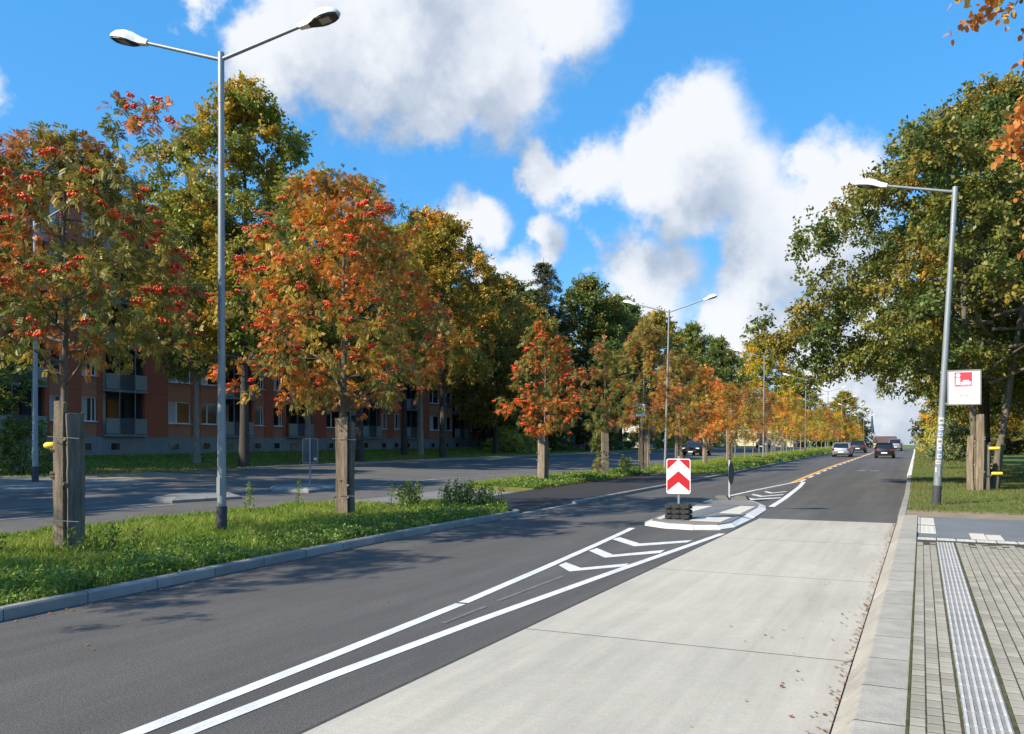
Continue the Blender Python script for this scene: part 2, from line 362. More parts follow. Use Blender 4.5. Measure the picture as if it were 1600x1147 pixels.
M['tyre'] = mat('tyre', (.018, .018, .018), .85, .1, 20); M['rim'] = mat('rim', (.35, .36, .37), .35, .1, 10, metal=.7)
M['tail'] = mat('tail_lamp', (.22, .006, .008), .2, .1, 20, spec=.6); M['headlight'] = mat('headlight', (.75, .77, .8), .1, .1, 20, spec=.8)
M['black_plastic'] = mat('black_plastic', (.02, .02, .021), .6, .1, 20)
M['dead_leaf'] = leaf_mat('fallen_leaf', .1)
M['vine'] = M['leaf']

# ------------------------------------------------------------------ setting: ground, roads, kerbs, paths
def kerb_x(Y):                      # road-side edge of the median kerb
    return float(np.interp(Y, [-15, 4.9, 8.8, 13.4, 45, 66, 110, 170, 420], [-8.25, -8.5, -8.78, -9.05, -9.25, -9.7, -10.1, -10.6, -14]))
def right_x(Y): return float(np.interp(Y, [-20, 30, 45, 117, 170, 420], [-.5, -.5, -.62, -.9, -1.2, -5]))
def left_x(Y): return float(np.interp(Y, [-20, 60, 120, 420], [-15.2, -15.8, -16.2, -19]))
def strip(name, xl, xr, ys, dz, m, nx=4, kind='structure', parent=None, skirt=True):
    V = []; Fc = []
    for y in ys:
        a, b = (xl(y) if callable(xl) else xl), (xr(y) if callable(xr) else xr)
        for i in range(nx + 1):
            x = a + (b - a) * i / nx; V.append((x, y, G(x, y) + (dz(x, y) if callable(dz) else dz)))
    for j in range(len(ys) - 1):
        for i in range(nx):
            a = j * (nx + 1) + i; Fc.append((a, a + 1, a + nx + 2, a + nx + 1))
    if skirt:
        n0 = nx + 1; m0 = len(ys); ring = [i for i in range(n0)] + [j * n0 + nx for j in range(1, m0)] + [(m0 - 1) * n0 + i for i in range(nx - 1, -1, -1)] + [j * n0 for j in range(m0 - 2, 0, -1)]
        k0 = len(V); V += [(V[i][0], V[i][1], V[i][2] - .22) for i in ring]; nr_ = len(ring)
        Fc += [(ring[i], ring[(i + 1) % nr_], k0 + (i + 1) % nr_, k0 + i) for i in range(nr_)]
    o = MB().add(V, Fc).build(name, m, parent)
    if not parent: tag(o, kind=kind)
    return o
def yr(a, b, s): n = max(1, int(round((b - a) / s))); return [a + (b - a) * i / n for i in range(n + 1)]
# terrain
xs = sorted(set([-900, -500, -300, -200, -140, -100, -75, -60, -50] + [-46 + 2 * i for i in range(40)] + [40, 55, 75, 110, 160, 250, 400, 700]))
ys = sorted(set([-60, -40, -30, -20] + [-12 + 4 * i for i in range(50)] + [200, 220, 240, 270, 300, 340, 400, 480, 600, 800, 1100, 1500]))
V = [(x, y, G(x, y) - .10 - (.8 if y > 420 else 0)) for y in ys for x in xs]
Fc = [(j * len(xs) + i, j * len(xs) + i + 1, (j + 1) * len(xs) + i + 1, (j + 1) * len(xs) + i) for j in range(len(ys) - 1) for i in range(len(xs) - 1)]
tag(MB().add(V, Fc).build('ground', M['lawn'], smooth=60), kind='structure')
strip('road', kerb_x, right_x, yr(-15, 420, 3), 0, M['asphalt'])
strip('side_road', lambda y: -32.0 if y > 17 else -26, left_x, yr(-15, 420, 3), -.004, M['asphalt_old'], 8)
strip('side_pavement', -32.9, -25.25, yr(-15, 21, 1.5), lambda x, y: .09 - .08 * min(1, max(0, (y - 16.5) / 4)), M['path'], 5)
strip('dirt_patch', -32.5, -27.8, yr(21.0, 25.4, 1), .012, M['dirt'], 4)
strip('lawn', -47, lambda y: -31.6 if y > 26 else -32.6, yr(10, 140, 3), .02, M['lawn'], 6)
strip('leaf_litter', lambda y: -35.0 + .5 * math.sin(y * .5), lambda y: -32.5 + .6 * math.sin(y * .9), yr(14, 60, 1.5), .045, M['leafdust'], 3)
# medians
strip('median', lambda y: left_x(y) + max(0, (y - 17.3)) * 1.5, lambda y: kerb_x(y) - .14 - max(0, (y - 17.8)) * .55, yr(-15, 19.7, .7), .055, M['median_soil'], 6)
strip('crossing_path', lambda y: left_x(y), lambda y: kerb_x(y) - .02, yr(17, 26, 1), .012, M['path'], 6)
strip('bus_platform', lambda y: max(-12.75, -9.3 - (y - 18.4) * .78), lambda y: kerb_x(y) - .15, yr(18.4, 44, .8), lambda x, y: .018 + .082 * min(1, max(0, (y - 21) / 6)), M['asphalt_new'], 6)
strip('median_strip', left_x, lambda y: -12.7 if y < 42.5 else kerb_x(y) - .14, yr(26.5, 42.5, 1) + yr(42.7, 420, 4), .125, M['median_soil'], 4)
# right-hand verge
strip('verge', lambda y: right_x(y) + .16, 14, yr(22.3, 170, 3), .10, M['lawn'], 5)
strip('far_pavement', 4.72, 9, yr(-6, 16.05, 2), .17, M['path'], 2)
strip('bare_verge', lambda y: right_x(y) + .16, 9, yr(20.9, 22.9, .5), .108, M['dirt'], 6)
strip('cycle_crossing', lambda y: right_x(y) + .16, 9, yr(16.05, 20.95, .8), .115, M['blue_asphalt'], 5)
# concrete bus lane: dark joint bed with one slab after the other
bed = strip('concrete_lane', -3.50, -.52, yr(-11, 20.02, 1), .0112, M['joint'], 1)
for i in range(8):
    y1 = 19.98 - 4.27 * i; y0 = y1 - 4.27 + .022
    if y0 < -11: break
    sk = .10
    pp = [(-3.485, y0 - sk + .03), (-.522, y0 + sk), (-.522, y1 + sk), (-3.485, y1 - sk + .03)]
    MB().add([(*p, -.05) for p in pp] + [(*p, G(-2, p[1]) + .012) for p in pp], [(3, 2, 1, 0), (4, 5, 6, 7), (0, 1, 5, 4), (1, 2, 6, 5), (2, 3, 7, 6), (3, 0, 4, 7)]).build('concrete_slab', M['concrete'], bed)
# median kerb stones
def kerb_run(name, xf, y0, y1, step, w, h, m, n_max, side=-1):
    root = None; k = 0; y = y0; rest = MB()
    while y < y1 - .05:
        ya = min(y + step, y1); a = (xf(y), y); b = (xf(ya), ya); g = .006
        mbk = MB() if k < n_max else rest
        vs = []
        za, zb = G(a[0], a[1]), G(b[0], b[1])
        prof = [(0, -.05), (0, h - .02), (.02, h), (w, h), (w, -.05)]
        for (p, z, yy) in ((a, za, y + g), (b, zb, ya - g)):
            vs += [(p[0] + side * q[0], yy, z + q[1]) for q in prof]
        mbk.add(vs, [(0, 1, 2, 3, 4), (9, 8, 7, 6, 5)] + [(i, (i + 1) % 5, 5 + (i + 1) % 5, 5 + i) for i in range(5)])
        if k < n_max:
            if root is None: root = thing(name, None, None); tag(root, kind='structure')
            mbk.build('kerb_stone', m, root)
        y = ya; k += 1
    if rest.v: tag(rest.build('kerb_stone_row', m, root), kind='stuff')
    return root
kerb_run('median_kerb', kerb_x, -12, 17.9, 1.0, .14, .13, M['kerb'], 60)
# rounded end of the near median kerb
er = thing('median_end_kerb', None, None); tag(er, kind='structure')
endp = [(-9.06, 17.9), (-9.25, 18.5), (-9.6, 19.0), (-10.2, 19.45), (-11, 19.75), (-12, 19.9)]
for i in range(5):
    a, b = Vector(endp[i]), Vector(endp[i + 1]); n = Vector((b - a).yx) * Vector((-1, 1)); n.normalize(); n = -n if n.x > 0 else n
    n = Vector((-(b - a).y, (b - a).x)).normalized()
    h0, h1 = .13 - .018 * i, .13 - .018 * (i + 1)
    v = [(*a, -.05), (*b, -.05), (*(b + n * .13), -.05), (*(a + n * .13), -.05), (*a, h0), (*b, h1), (*(b + n * .13), h1), (*(a + n * .13), h0)]
    MB().add(v, [(3, 2, 1, 0), (4, 5, 6, 7), (0, 1, 5, 4), (1, 2, 6, 5), (2, 3, 7, 6), (3, 0, 4, 7)]).build('kerb_stone', M['kerb'], er)
kerb_run('crossing_kerb', kerb_x, 18.0, 22, 1.0, .14, .03, M['kerb'], 60)
kerb_run('platform_kerb', kerb_x, 22, 44, 1.0, .15, .10, M['kerb'], 60)
kerb_run('far_median_kerb', kerb_x, 44, 230, 1.0, .14, .13, M['kerb'], 40)
kerb_run('verge_kerb', right_x, 20.9, 45, 1.0, .15, .105, M['kerb'], 60, 1)
kerb_run('white_verge_kerb', lambda y: right_x(y) - .03, 45, 150, 1.0, .2, .12, M['kerb_white'], 60, 1)
kerb_run('side_road_kerb', lambda y: -25.2, -10, 19.4, 1.0, .14, .10, M['kerb'], 60)
kerb_run('far_verge_kerb', lambda y: -31.2, 31, 150, 1.5, .14, .09, M['kerb'], 50)

# bus-stop pavement: bevelled bus kerb, pavers, tactile plates
pav = strip('pavement', -.083, 4.72, yr(-6, 16.05, 2), .1688, M['moss'], 2)
bk = MB().extr([(-.49, -.06), (-.49, .02), (-.40, .115), (-.375, .155), (-.36, .1612), (-.09, .1634), (-.09, -.06)], 'y', -5.9, 20.8).build('bus_kerb', M['joint']); tag(bk, kind='structure')
prof = [(-.505, -.06), (-.505, .03), (-.47, .055), (-.40, .135), (-.375, .158), (-.36, .163), (-.085, .165), (-.082, -.06)]
y = -5.9
while y < 20.8:
    y1 = min(y + .8, 20.85); MB().extr(prof, 'y', y + .011, y1 - .011).build('kerb_block', M['kerb_light'], bk); y = y1
PW, PL = .0935, .165
pm = MB().box((0, 0, 0), (PW - .009, PL - .015, .05), bev=.0018).mesh('paver', M['paver'])
spots = []
def paver_cols(x0, x1):
    n = int((x1 - x0) / PW)
    for c in range(n):
        yy = -4.0 + (PL / 2 if c % 2 else 0) * (1 if RND.random() < .8 else .6)
        j = 0
        while yy < 15.45 - PL / 2:
            spots.append((x0 + (c + .5) * PW, yy, .1446 + RND.uniform(0, .0012), RND.uniform(-.010, .010))); yy += PL
paver_cols(-.068, .215); paver_cols(.505, 4.7)
def vis(p):
    R = p[0] * math.cos(YAW) + p[1] * math.sin(YAW); D = -p[0] * math.sin(YAW) + p[1] * math.cos(YAW)
    if D < 1: return 1e9
    u = R / D; v = (p[2] - EYE) / D
    return D if (abs(u) < .65 and v > -.37) else 1e6 + D
spots.sort(key=vis)
for (x, y, z, r) in spots[:300]:
    o = link('paver', pm, pav, (x, y, z)); o.rotation_euler = (RND.uniform(-.004, .004), RND.uniform(-.006, .006), r)
# the rest joined, shade varied per block
base = np.array(MB().box((0, 0, 0), (PW - .009, PL - .015, .05)).v); bf = MB().box((0, 0, 0), (1, 1, 1)).f[1:]
restm = MB(); rv = []; rf = []
for i, (x, y, z, r) in enumerate(spots[300:]):
    restm.add(base + np.array((x, y, z)), bf)
mp_ = mat('paver_field', (.325, .295, .238), .88, .17, 6, .35, 90, space='World', det=2); M['paver_field'] = mp_
tag(restm.build('paver_field', mp_, pav), kind='stuff')
for (x0, x1) in ((-.081, -.070), (.213, .222), (.486, .503)):
    rs = random.Random(int(x0 * 1000)); y = -4.
    v = []; fz = []; k = 0
    while y < 15.5:
        a, b = x0 - rs.uniform(0, .005), x1 + rs.uniform(0, .006); v += [(a, y, .1700 + rs.uniform(0, .004)), (b, y, .1700 + rs.uniform(0, .004))]; y += rs.uniform(.03, .09); k += 1
    tag(MB().add(v, [(2 * i, 2 * i + 1, 2 * i + 3, 2 * i + 2) for i in range(k - 1)]).build('moss_line', M['moss_green'], pav), kind='stuff')
def tactile(x, y, sx, sy, z, ribs, name, m, along='y', parent=pav, grid=False, rib_m=None):
    o = MB().box((0, 0, 0), (sx - .005, sy - .005, .05), bev=.003).build(name, m, parent, loc=(x, y, z))
    rb = MB()
    for i in range(ribs):
        q = -sx / 2 + sx * (i + .5) / ribs if along == 'y' else -sy / 2 + sy * (i + .5) / ribs
        if along == 'y': rb.box((q, 0, .0275), (sx / ribs * .42, sy - .008, .007), taper=.85)
        else: rb.box((0, q, .0275), (sx - .008, sy / ribs * .42, .007), taper=.95)
    if grid:
        for i in range(5): rb.box((0, -sy / 2 + sy * (i + .5) / 5, .0268), (sx - .01, sy / 5 * .3, .005), taper=.95)
    rb.build('rib', rib_m or M['tactile_rib'], o); return o
yy = -4.0
while yy < 15.4:
    tactile(.352, yy, .262, .30, .1465, 6, 'tactile_plate', M['tactile']); yy += .30
for i in range(22):
    x = -.068 + .15 + i * .30
    if x > 4.5: break
    tactile(x, 15.78, .295, .36, .1480, 4, 'tactile_plate', M['tactile'], 'y', pav, True)
cyc = bpy.data.objects['cycle_crossing']
for (x0, x1, y0, y1, n) in ((-.30, -.03, 19.0, 20.7, 7), (-.02, .25, 19.0, 20.6, 7), (-.30, -.03, 17.3, 18.8, 3), (-.02, .25, 17.25, 18.75, 3), (.80, 1.05, 16.45, 17.55, 5), (1.06, 1.31, 16.35, 17.4, 5)):
    tactile((x0 + x1) / 2, (y0 + y1) / 2, x1 - x0, y1 - y0, .10 + G(0, y0), n, 'white_tactile_plate', M['white_plate'], 'y', cyc, rib_m=M['white_plate'])

# road markings
def ribbon(name, pts, w, m, dz=.005, step=1.5, parent=None, w2=None):
    P = []
    for (a, b) in zip(pts[:-1], pts[1:]):
        a, b = Vector(a), Vector(b); n = max(1, int((b - a).length / step)); P += [a.lerp(b, i / n) for i in range(n)]
    P.append(Vector(pts[-1])); V = []
    for i, p in enumerate(P):
        t = (P[min(i + 1, len(P) - 1)] - P[max(i - 1, 0)]).normalized(); nn = Vector((-t.y, t.x)); ww = w if w2 is None else w + (w2 - w) * i / (len(P) - 1)
        for s in (-1, 1):
            q = p + nn * ww / 2 * s; V.append((q.x, q.y, G(q.x, q.y) + dz))
    Fc = [(2 * i, 2 * i + 2, 2 * i + 3, 2 * i + 1) for i in range(len(P) - 1)]
    o = MB().add(V, Fc).build(name, m, parent)
    if not parent: tag(o, kind='structure')
    return o
rm = thing('road_marking', None, None); tag(rm, kind='structure')
def mark(name, pts, w, m='paint', dz=.005, **k): return ribbon(name, pts, w, M[m], dz, parent=rm, **k)
Wl = [(-4.25, -6), (-4.42, 2), (-4.46, 3.5), (-4.56, 5.5), (-4.71, 7.9)]
mark('solid_line', Wl, .13); mark('solid_line', [(-4.715, 7.97), (-4.95, 10.6), (-5.25, 13.6), (-5.57, 16.6)], .13)
mark('solid_line', [(-4.25 + .30, -6), (-4.18, 2), (-4.17, 5), (-4.10, 7.3), (-3.92, 11), (-3.60, 16.4)], .13)
def flat(name, poly, m='paint', dz=.005): return MB().add([(x, y, G(x, y) + dz) for x, y in poly], [(0, 1, 2, 5), (2, 3, 4, 5)]).build(name, M[m], rm)
for poly in ([(-4.87, 11.06), (-4.89, 11.38), (-4.48, 10.98), (-3.99, 11.72), (-3.95, 11.40), (-4.50, 10.60)], [(-5.07, 12.79), (-5.07, 13.17), (-4.53, 12.51), (-3.94, 13.48), (-3.90, 13.07), (-4.53, 12.13)], [(-5.28, 14.52), (-5.26, 14.90), (-4.60, 14.12), (-3.87, 15.08), (-3.87, 14.68), (-4.56, 13.69)],
             [(-5.36, 26.85), (-5.36, 27.3), (-4.80, 26.5), (-4.12, 27.6), (-4.10, 27.15), (-4.8, 26.0)], [(-5.25, 28.4), (-5.25, 28.85), (-4.78, 28.0), (-4.28, 29.2), (-4.26, 28.75), (-4.78, 27.5)], [(-5.12, 30.2), (-5.12, 30.6), (-4.77, 29.9), (-4.42, 30.9), (-4.40, 30.5), (-4.77, 29.4)]):
    flat('chevron_bar', poly)
mark('tar_seam', [(-3.52, -10.5), (-3.52, 20.0)], .035, 'joint', .004)
mark('solid_line', [(-5.95, 24.6), (-5.85, 27), (-5.6, 31), (-5.15, 36), (-4.98, 38)], .13)
mark('solid_line', [(-3.80, 23.6), (-3.95, 27), (-4.38, 34), (-4.72, 38)], .17)
mark('ghost_line', [(-4.36, 6.96), (-4.38, 7.9)], .06, 'paint_ghost'); mark('ghost_line', [(-4.41, 8.24), (-4.42, 10.2)], .06, 'paint_ghost')
mid = lambda y: float(np.interp(y, [36, 45, 60, 110, 170, 420], [-4.95, -5.2, -5.5, -5.8, -6.3, -9.5]))
mark('yellow_line', [(mid(y) - .10, y) for y in yr(37, 230, 4)], .2, 'yellow_paint')
yy = 38.
while yy < 170:
    mark('dash', [(mid(yy) + .12, yy), (mid(yy + 2.4) + .12, yy + 2.4)], .15); yy += 4.2
mark('cross_bar', [(-3.5, 53.0), (-3.0, 52.9)], .22); mark('cross_bar', [(-2.8, 52.8), (-2.25, 52.7)], .22)
# side road markings
for pts in ([(-17.95, 2), (-18.3, 10.5), (-18.5, 15.5)], [(-20.4, 6), (-20.2, 12), (-20.5, 15.2)], [(-18.2, 23.3), (-18.4, 30), (-18.6, 44), (-19, 110)], [(-19.9, 24.6), (-19.4, 30), (-19.0, 38)],
            [(-25.4, 30), (-25.2, 42)], [(-25.2, 48), (-25.2, 60)]):
    mark('solid_line', pts, .14, 'paint_old')
for (y0, d) in ((24.6, 0), (27, .1), (30, .2)): mark('chevron_bar', [(-18.4 - d * .3, y0), (-19.2, y0 - 1.2), (-19.8 + d, y0 + .6)], .2, 'paint_old')
for (x, y) in ((-19.1, 8.2), (-19.2, 12.2)):
    mark('arrow', [(x, y), (x + .05, y + 2.2)], .18, 'paint_old'); mark('arrow_head', [(x + .05, y + 2.2), (x + .07, y + 3.2)], .55, 'paint_old', w2=.05)

# ------------------------------------------------------------------ traffic island with its signs
isl = [(-5.50, 17.25), (-4.95, 16.85), (-4.3, 16.8), (-3.78, 17.05), (-3.60, 17.6), (-3.62, 20.0), (-3.74, 22.4), (-3.98, 23.7), (-4.35, 24.6), (-5.0, 25.35), (-5.5, 25.3), (-5.8, 24.4), (-5.86, 21.8), (-5.78, 19.2), (-5.68, 17.8)]
ti = thing('traffic_island', None, None, (0, 0, 0)); tag(ti, kind='structure')
cx, cy = -4.75, 21.0
def inset(p, w):
    d = Vector((cx - p[0], (cy - p[1]) * .45)).normalized(); return (p[0] + d.x * w, p[1] + d.y * w)
inn = [inset(p, .24) for p in isl]
for i in range(len(isl)):
    a, b, c, d = isl[i], isl[(i + 1) % len(isl)], inn[(i + 1) % len(isl)], inn[i]
    g2 = .004; z0, z1 = G(*a), G(*b)
    la = Vector(b) - Vector(a); t = la.normalized() * g2
    q = [Vector(a) + t, Vector(b) - t, Vector(c) - t, Vector(d) + t]
    hh = (.02, .02, .085, .085)
    v = [(*p, -.03) for p in q] + [(q[k].x, q[k].y, (z0 + z1) / 2 + hh[k]) for k in range(4)]
    MB().add(v, [(3, 2, 1, 0), (4, 5, 6, 7), (0, 1, 5, 4), (1, 2, 6, 5), (2, 3, 7, 6), (3, 0, 4, 7)]).build('kerb_stone', M['kerb_white'], ti)
MB().prism(inn, -.02, .092 + .02).build('island_paving', M['path'], ti)
def slab(name, p, z0, z1, m): return MB().prism(p, z0, z1).build(name, m, ti)
slab('asphalt_strip', [(-5.25, 17.65), (-4.75, 17.5), (-4.5, 22.6), (-5.0, 22.8)], .0, .118, M['blue_asphalt'])
for p in ([(-4.46, 20.0), (-3.94, 20.0), (-4.02, 22.4), (-4.42, 22.4)], [(-4.62, 17.75), (-3.92, 17.75), (-3.92, 18.9), (-4.58, 18.9)], [(-5.50, 19.0), (-5.17, 19.0), (-5.08, 22.0), (-5.56, 22.0)], [(-5.42, 17.9), (-5.27, 17.75), (-5.19, 18.8), (-5.48, 18.8)]):
    slab('tactile_plate', p, .0, .122, M['white_plate'])

# chevron board on a stack of rubber feet
cs = thing('chevron_sign', 'red and white chevron board on stacked black rubber feet on the traffic island', 'traffic sign', (-4.94, 18.0, .118), math.radians(9))
for k in range(3):
    y0 = .115 * k
    ft = MB().box((0, 0, y0 + .062), (.54, .40, .105), taper=.93, bev=0)
    for s in (-1, 1):
        for j in range(3): ft.box((-.2 + .2 * j, s * .205, y0 + .06), (.10, .05, .06), taper=.6)
    for s in (-1, 1): ft.box((s * .28, 0, y0 + .055), (.05, .2, .08), taper=.7)
    ft.build('rubber_foot', M['rubber'], cs)
MB().box((0, 0, .78), (.045, .045, 1.3)).build('post', M['galv'], cs)
def rrect(w, h, r, n=4):
    P = []
    for (sx, sz, a0) in ((1, 1, 0), (-1, 1, 90), (-1, -1, 180), (1, -1, 270)):
        for i in range(n + 1):
            a = math.radians(a0 + 90 * i / n); P.append((sx * (w / 2 - r) + r * math.cos(a), sz * (h / 2 - r) + r * math.sin(a)))
    return P
bw, bh, bz = .54, .80, .97
bd = MB().extr([(p[0], p[1] + bz) for p in rrect(bw, bh, .05)], 'y', -.045, -.027).build('board', M['white'], cs)
w2, e2 = bw / 2 - .018, bh / 2 - .018
def face(name, poly, m, y0=-.0475, parent=bd): return MB().extr([(x, z + bz) for x, z in poly], 'y', y0, y0 + .002).build(name, m, parent)
face('red_corner', [(-w2, e2 - .03), (-w2 + .03, e2), (-.01, e2), (-w2, e2 - .23)], M['red']); face('red_corner', [(w2, e2 - .03), (w2, e2 - .23), (.01, e2), (w2 - .03, e2)], M['red'])
face('red_chevron', [(-w2, -e2 + .04), (-w2, -.10), (0, .12), (0, -.13)], M['red']); face('red_chevron', [(w2, -e2 + .04), (0, -.13), (0, .12), (w2, -.10)], M['red'])

# round sign seen edge-on with its low rubber foot
ds = thing('round_traffic_sign', 'round traffic sign seen edge-on with low grey rubber foot at island rear', 'traffic sign', (-5.25, 24.9, .10), math.radians(88))
MB().tube([(0, 0, 0), (0, 0, 1.22)], .03, 10).build('post', M['pole_light'], ds, 50)
MB().tube([(0, -.045, .82), (0, -.06, .82)], .34, 32).build('disc', M['sign_edge'], ds, 40)
MB().tube([(0, -.0605, .82), (0, -.0625, .82)], .30, 32).build('disc_face', M['sign_back'], ds, 40)
MB().box((-.1, -.38, .07), (.36, .52, .14), taper=.55).build('rubber_foot', M['rubber_grey'], ds); MB().box((-.1, .2, .07), (.36, .52, .14), taper=.55).build('rubber_foot', M['rubber_grey'], ds)

# mobile bus-stop sign on the dark platform
bs = thing('bus_stop_sign', 'yellow and green round bus stop sign on thin pole with dark plate foot', 'bus stop', (-12.7, 39.0, G(-12.7, 39) + .10), math.radians(10))
MB().box((0, 0, .06), (1.0, .6, .11), taper=.85, bev=0).build('foot_plate', M['rubber'], bs); MB().box((0, -.02, .012), (.9, .62, .03)).build('red_foot_strip', M['red'], bs)
MB().tube([(0, 0, .1), (0, 0, 3.55)], .03, 8).build('post', M['galv_dark'], bs)
MB().box((.04, -.05, 3.3), (.46, .02, .62)).build('board', M['white'], bs)
q = MB().tube([(.0, -.062, 3.34), (.0, -.066, 3.34)], .22, 28).build('green_ring', M['green'], bs)
MB().tube([(.0, -.0665, 3.34), (.0, -.069, 3.34)], .175, 28).build('yellow_disc', M['yellow'], q)
hm = MB()
for s in (-1, 1): hm.box((s * .065, -.0705, 3.34), (.04, .002, .2))
hm.box((0, -.0705, 3.34), (.10, .002, .04)); hm.build('letter_h', M['green'], q)

# island markers and sign in the side road
for (nm, lb, poly) in (('rubber_island', 'long grey raised kerb island in the side road left of the front lamp', [(-19.8, 15.7), (-18.9, 15.8), (-18.5, 18.0), (-20.2, 19.0), (-21.2, 17.9)]),
                       ('rubber_island', 'grey raised kerb island carrying the sign seen from behind', [(-19.9, 20.7), (-18.5, 21.0), (-18.9, 23.4), (-20.9, 23.6), (-21.2, 22.0)])):
    c = Vector((sum(p[0] for p in poly) / 5, sum(p[1] for p in poly) / 5)); z = G(c.x, c.y)
    r = thing(nm, lb, 'traffic island', (c.x, c.y, z), group='raised islands in the side road')
    for i in range(5):
        a, b = Vector(poly[i]) - c, Vector(poly[(i + 1) % 5]) - c; n = max(1, int((b - a).length))
        for k in range(n):
            p, s2 = a.lerp(b, k / n + .006), a.lerp(b, (k + 1) / n - .006)
            v = [(*p, -.1), (*s2, -.1), (*(s2 * .82), -.1), (*(p * .82), -.1), (*p, .05), (*s2, .05), (*(s2 * .82), .13), (*(p * .82), .13)]
            MB().add(v, [(3, 2, 1, 0), (4, 5, 6, 7), (0, 1, 5, 4), (1, 2, 6, 5), (2, 3, 7, 6), (3, 0, 4, 7)]).build('kerb_stone', M['kerb'], r)
    MB().prism([((Vector(p) - c) * .81).to_tuple() for p in poly], -.1, .12).build('paving', M['path'], r)
sb = thing('sign_from_behind', 'dark rectangular sign seen from behind on thin post in the side road', 'traffic sign', (-19.75, 22.5, G(-19.75, 22.5) + .1), math.radians(32))
MB().tube([(0, 0, 0), (0, 0, 1.75)], .03, 8).build('post', M['galv'], sb)
MB().extr([(p[0], p[1] + 1.28) for p in rrect(.54, .86, .06)], 'y', .03, .045).build('sign_panel', M['sign_back'], sb)
fr = MB(); o_, i_ = rrect(.56, .88, .06), rrect(.51, .83, .05)
n = len(o_); fr.add([(p[0], .024, p[1] + 1.28) for p in o_] + [(p[0], .024, p[1] + 1.28) for p in i_] + [(p[0], .03, p[1] + 1.28) for p in o_], [(i, (i + 1) % n, n + (i + 1) % n, n + i) for i in range(n)] + [(i, (i + 1) % n, 2 * n + (i + 1) % n, 2 * n + i) for i in range(n)])
fr.build('rim', M['alu'], sb)
MB().box((.18, .0255, .98), (.1, .004, .09)).build('sticker', M['sticker'], sb)

# ------------------------------------------------------------------ street lamps
def lamp_head_meshes():
    top = MB(); rings = []
    for (x, hw, zt, zb) in ((0, .055, .05, -.05), (.16, .075, .075, -.06), (.26, .10, .105, -.055), (.36, .155, .135, -.045), (.50, .185, .15, -.04), (.66, .165, .125, -.035), (.78, .10, .07, -.03), (.83, .03, .0, -.028)):
        r = []
        for k in range(12):
            a = math.pi * k / 11; r.append((x, hw * math.cos(a), zb + (zt - zb) * math.sin(a) ** .8))
        rings.append(r)
    top.loft(rings)
    under = MB(); pts = [(x, s) for x, s in ((.2, .07), (.3, .115), (.4, .155), (.5, .168), (.66, .148), (.77, .085))]
    P = pts + [(x, -s) for x, s in pts[::-1]]
    under.prism(P, -.062, -.036)
    lens = MB().prism([(.42, .09), (.62, .09), (.62, -.09), (.42, -.09)], -.068, -.0625)
    return top.mesh('lamp_head', M['head_white'], 50), under.mesh('underside', M['head_dark']), lens.mesh('lens', M['lens'])
LH = lamp_head_meshes()
def street_lamp(loc, h, label, arms, lean=(0, 0), rot=0, group=None, r=.085, stickers=0, detail=True):
    t = thing('street_lamp', label, 'street lamp', loc, 0, group)
    top = Vector((lean[0], lean[1], h))
    def at(z): return Vector((lean[0] * z / h, lean[1] * z / h, z))
    MB().tube([at(0), at(.55)], r * 1.16, 14).build('pole_foot', M['galv_dark'] if detail else M['galv'], t, 40)
    MB().tube([at(.5), at(2.6), at(h - .9)], [r, r * .86, r * .64], 14).build('pole', M['galv'], t, 40)
    MB().tube([at(h - .95), at(h + .06)], r * .70, 14).build('pole_top', M['galv'], t, 40)
    for a in arms:
        al, ln, rise = rot + a[0], a[1], a[2]
        d = Vector((math.cos(al), math.sin(al), 0)); e_ = top + d * ln + Vector((0, 0, rise))
        MB().tube([top - Vector((0, 0, .08)), e_], [.04, .034], 10).build('arm', M['galv'], t, 40)
        hd = link('lamp_head', LH[0], t); pitch = math.atan2(rise, ln) * .95
        hd.location = e_ - d * .06; hd.scale = (1.03, 1.05, 1.12); hd.rotation_euler = (0, -pitch, al)
        link('underside', LH[1], hd); link('lens', LH[2], hd)
    if detail: MB().box((*(at(.95) + Vector((.0, -r * .93, 0))).to_tuple()[:2], .95), (.09, .02, .34)).build('service_door', M['galv'], t)
    if stickers:
        rs = random.Random(3)
        for k in range(stickers):
            z = 1.0 + k * .19 + rs.uniform(-.03, .03); c = at(z); hgt = rs.uniform(.09, .19); rr = r * .955 + .002
            v = []; a0 = -math.pi / 2 + rs.uniform(-.25, .1); wd = rs.uniform(.7, 1.1)
            for i in range(6):
                a = a0 - wd / 2 * 1.4 + wd * 1.4 * i / 5
                for zz in (-hgt / 2, hgt / 2): v.append((c.x + rr * math.cos(a), c.y + rr * math.sin(a), z + zz))
            st = MB().add(v, [(2 * i, 2 * i + 2, 2 * i + 3, 2 * i + 1) for i in range(5)]).build('sticker', (M['sticker'], M['white_plate'], M['sticker_blue'])[k % 3], t)
            pv = [(c.x + (p[0] - c.x) * 1.02, c.y + (p[1] - c.y) * 1.02, z + (p[2] - z) * .35) for p in v[2:-2]]; MB().add(pv, [(2 * i, 2 * i + 2, 2 * i + 3, 2 * i + 1) for i in range(3)]).build('sticker_print', M['ink'], st)
    return t
A11 = math.radians(16)
street_lamp((-12.3, 11.45, .05), 9.45, 'tall front double-arm street lamp standing in the near grass median', ((0, 1.72, .42), (math.pi, 1.68, .42)), rot=A11, lean=(-.02, 0), group='street lamps on the median', r=.088)
ordn = ['fifth', 'sixth', 'seventh', 'eighth', 'ninth']
names = ['second double-arm street lamp on the median, behind the red and white chevron board', 'third double-arm street lamp on the median from the left', 'fourth double-arm street lamp on the median from the left']
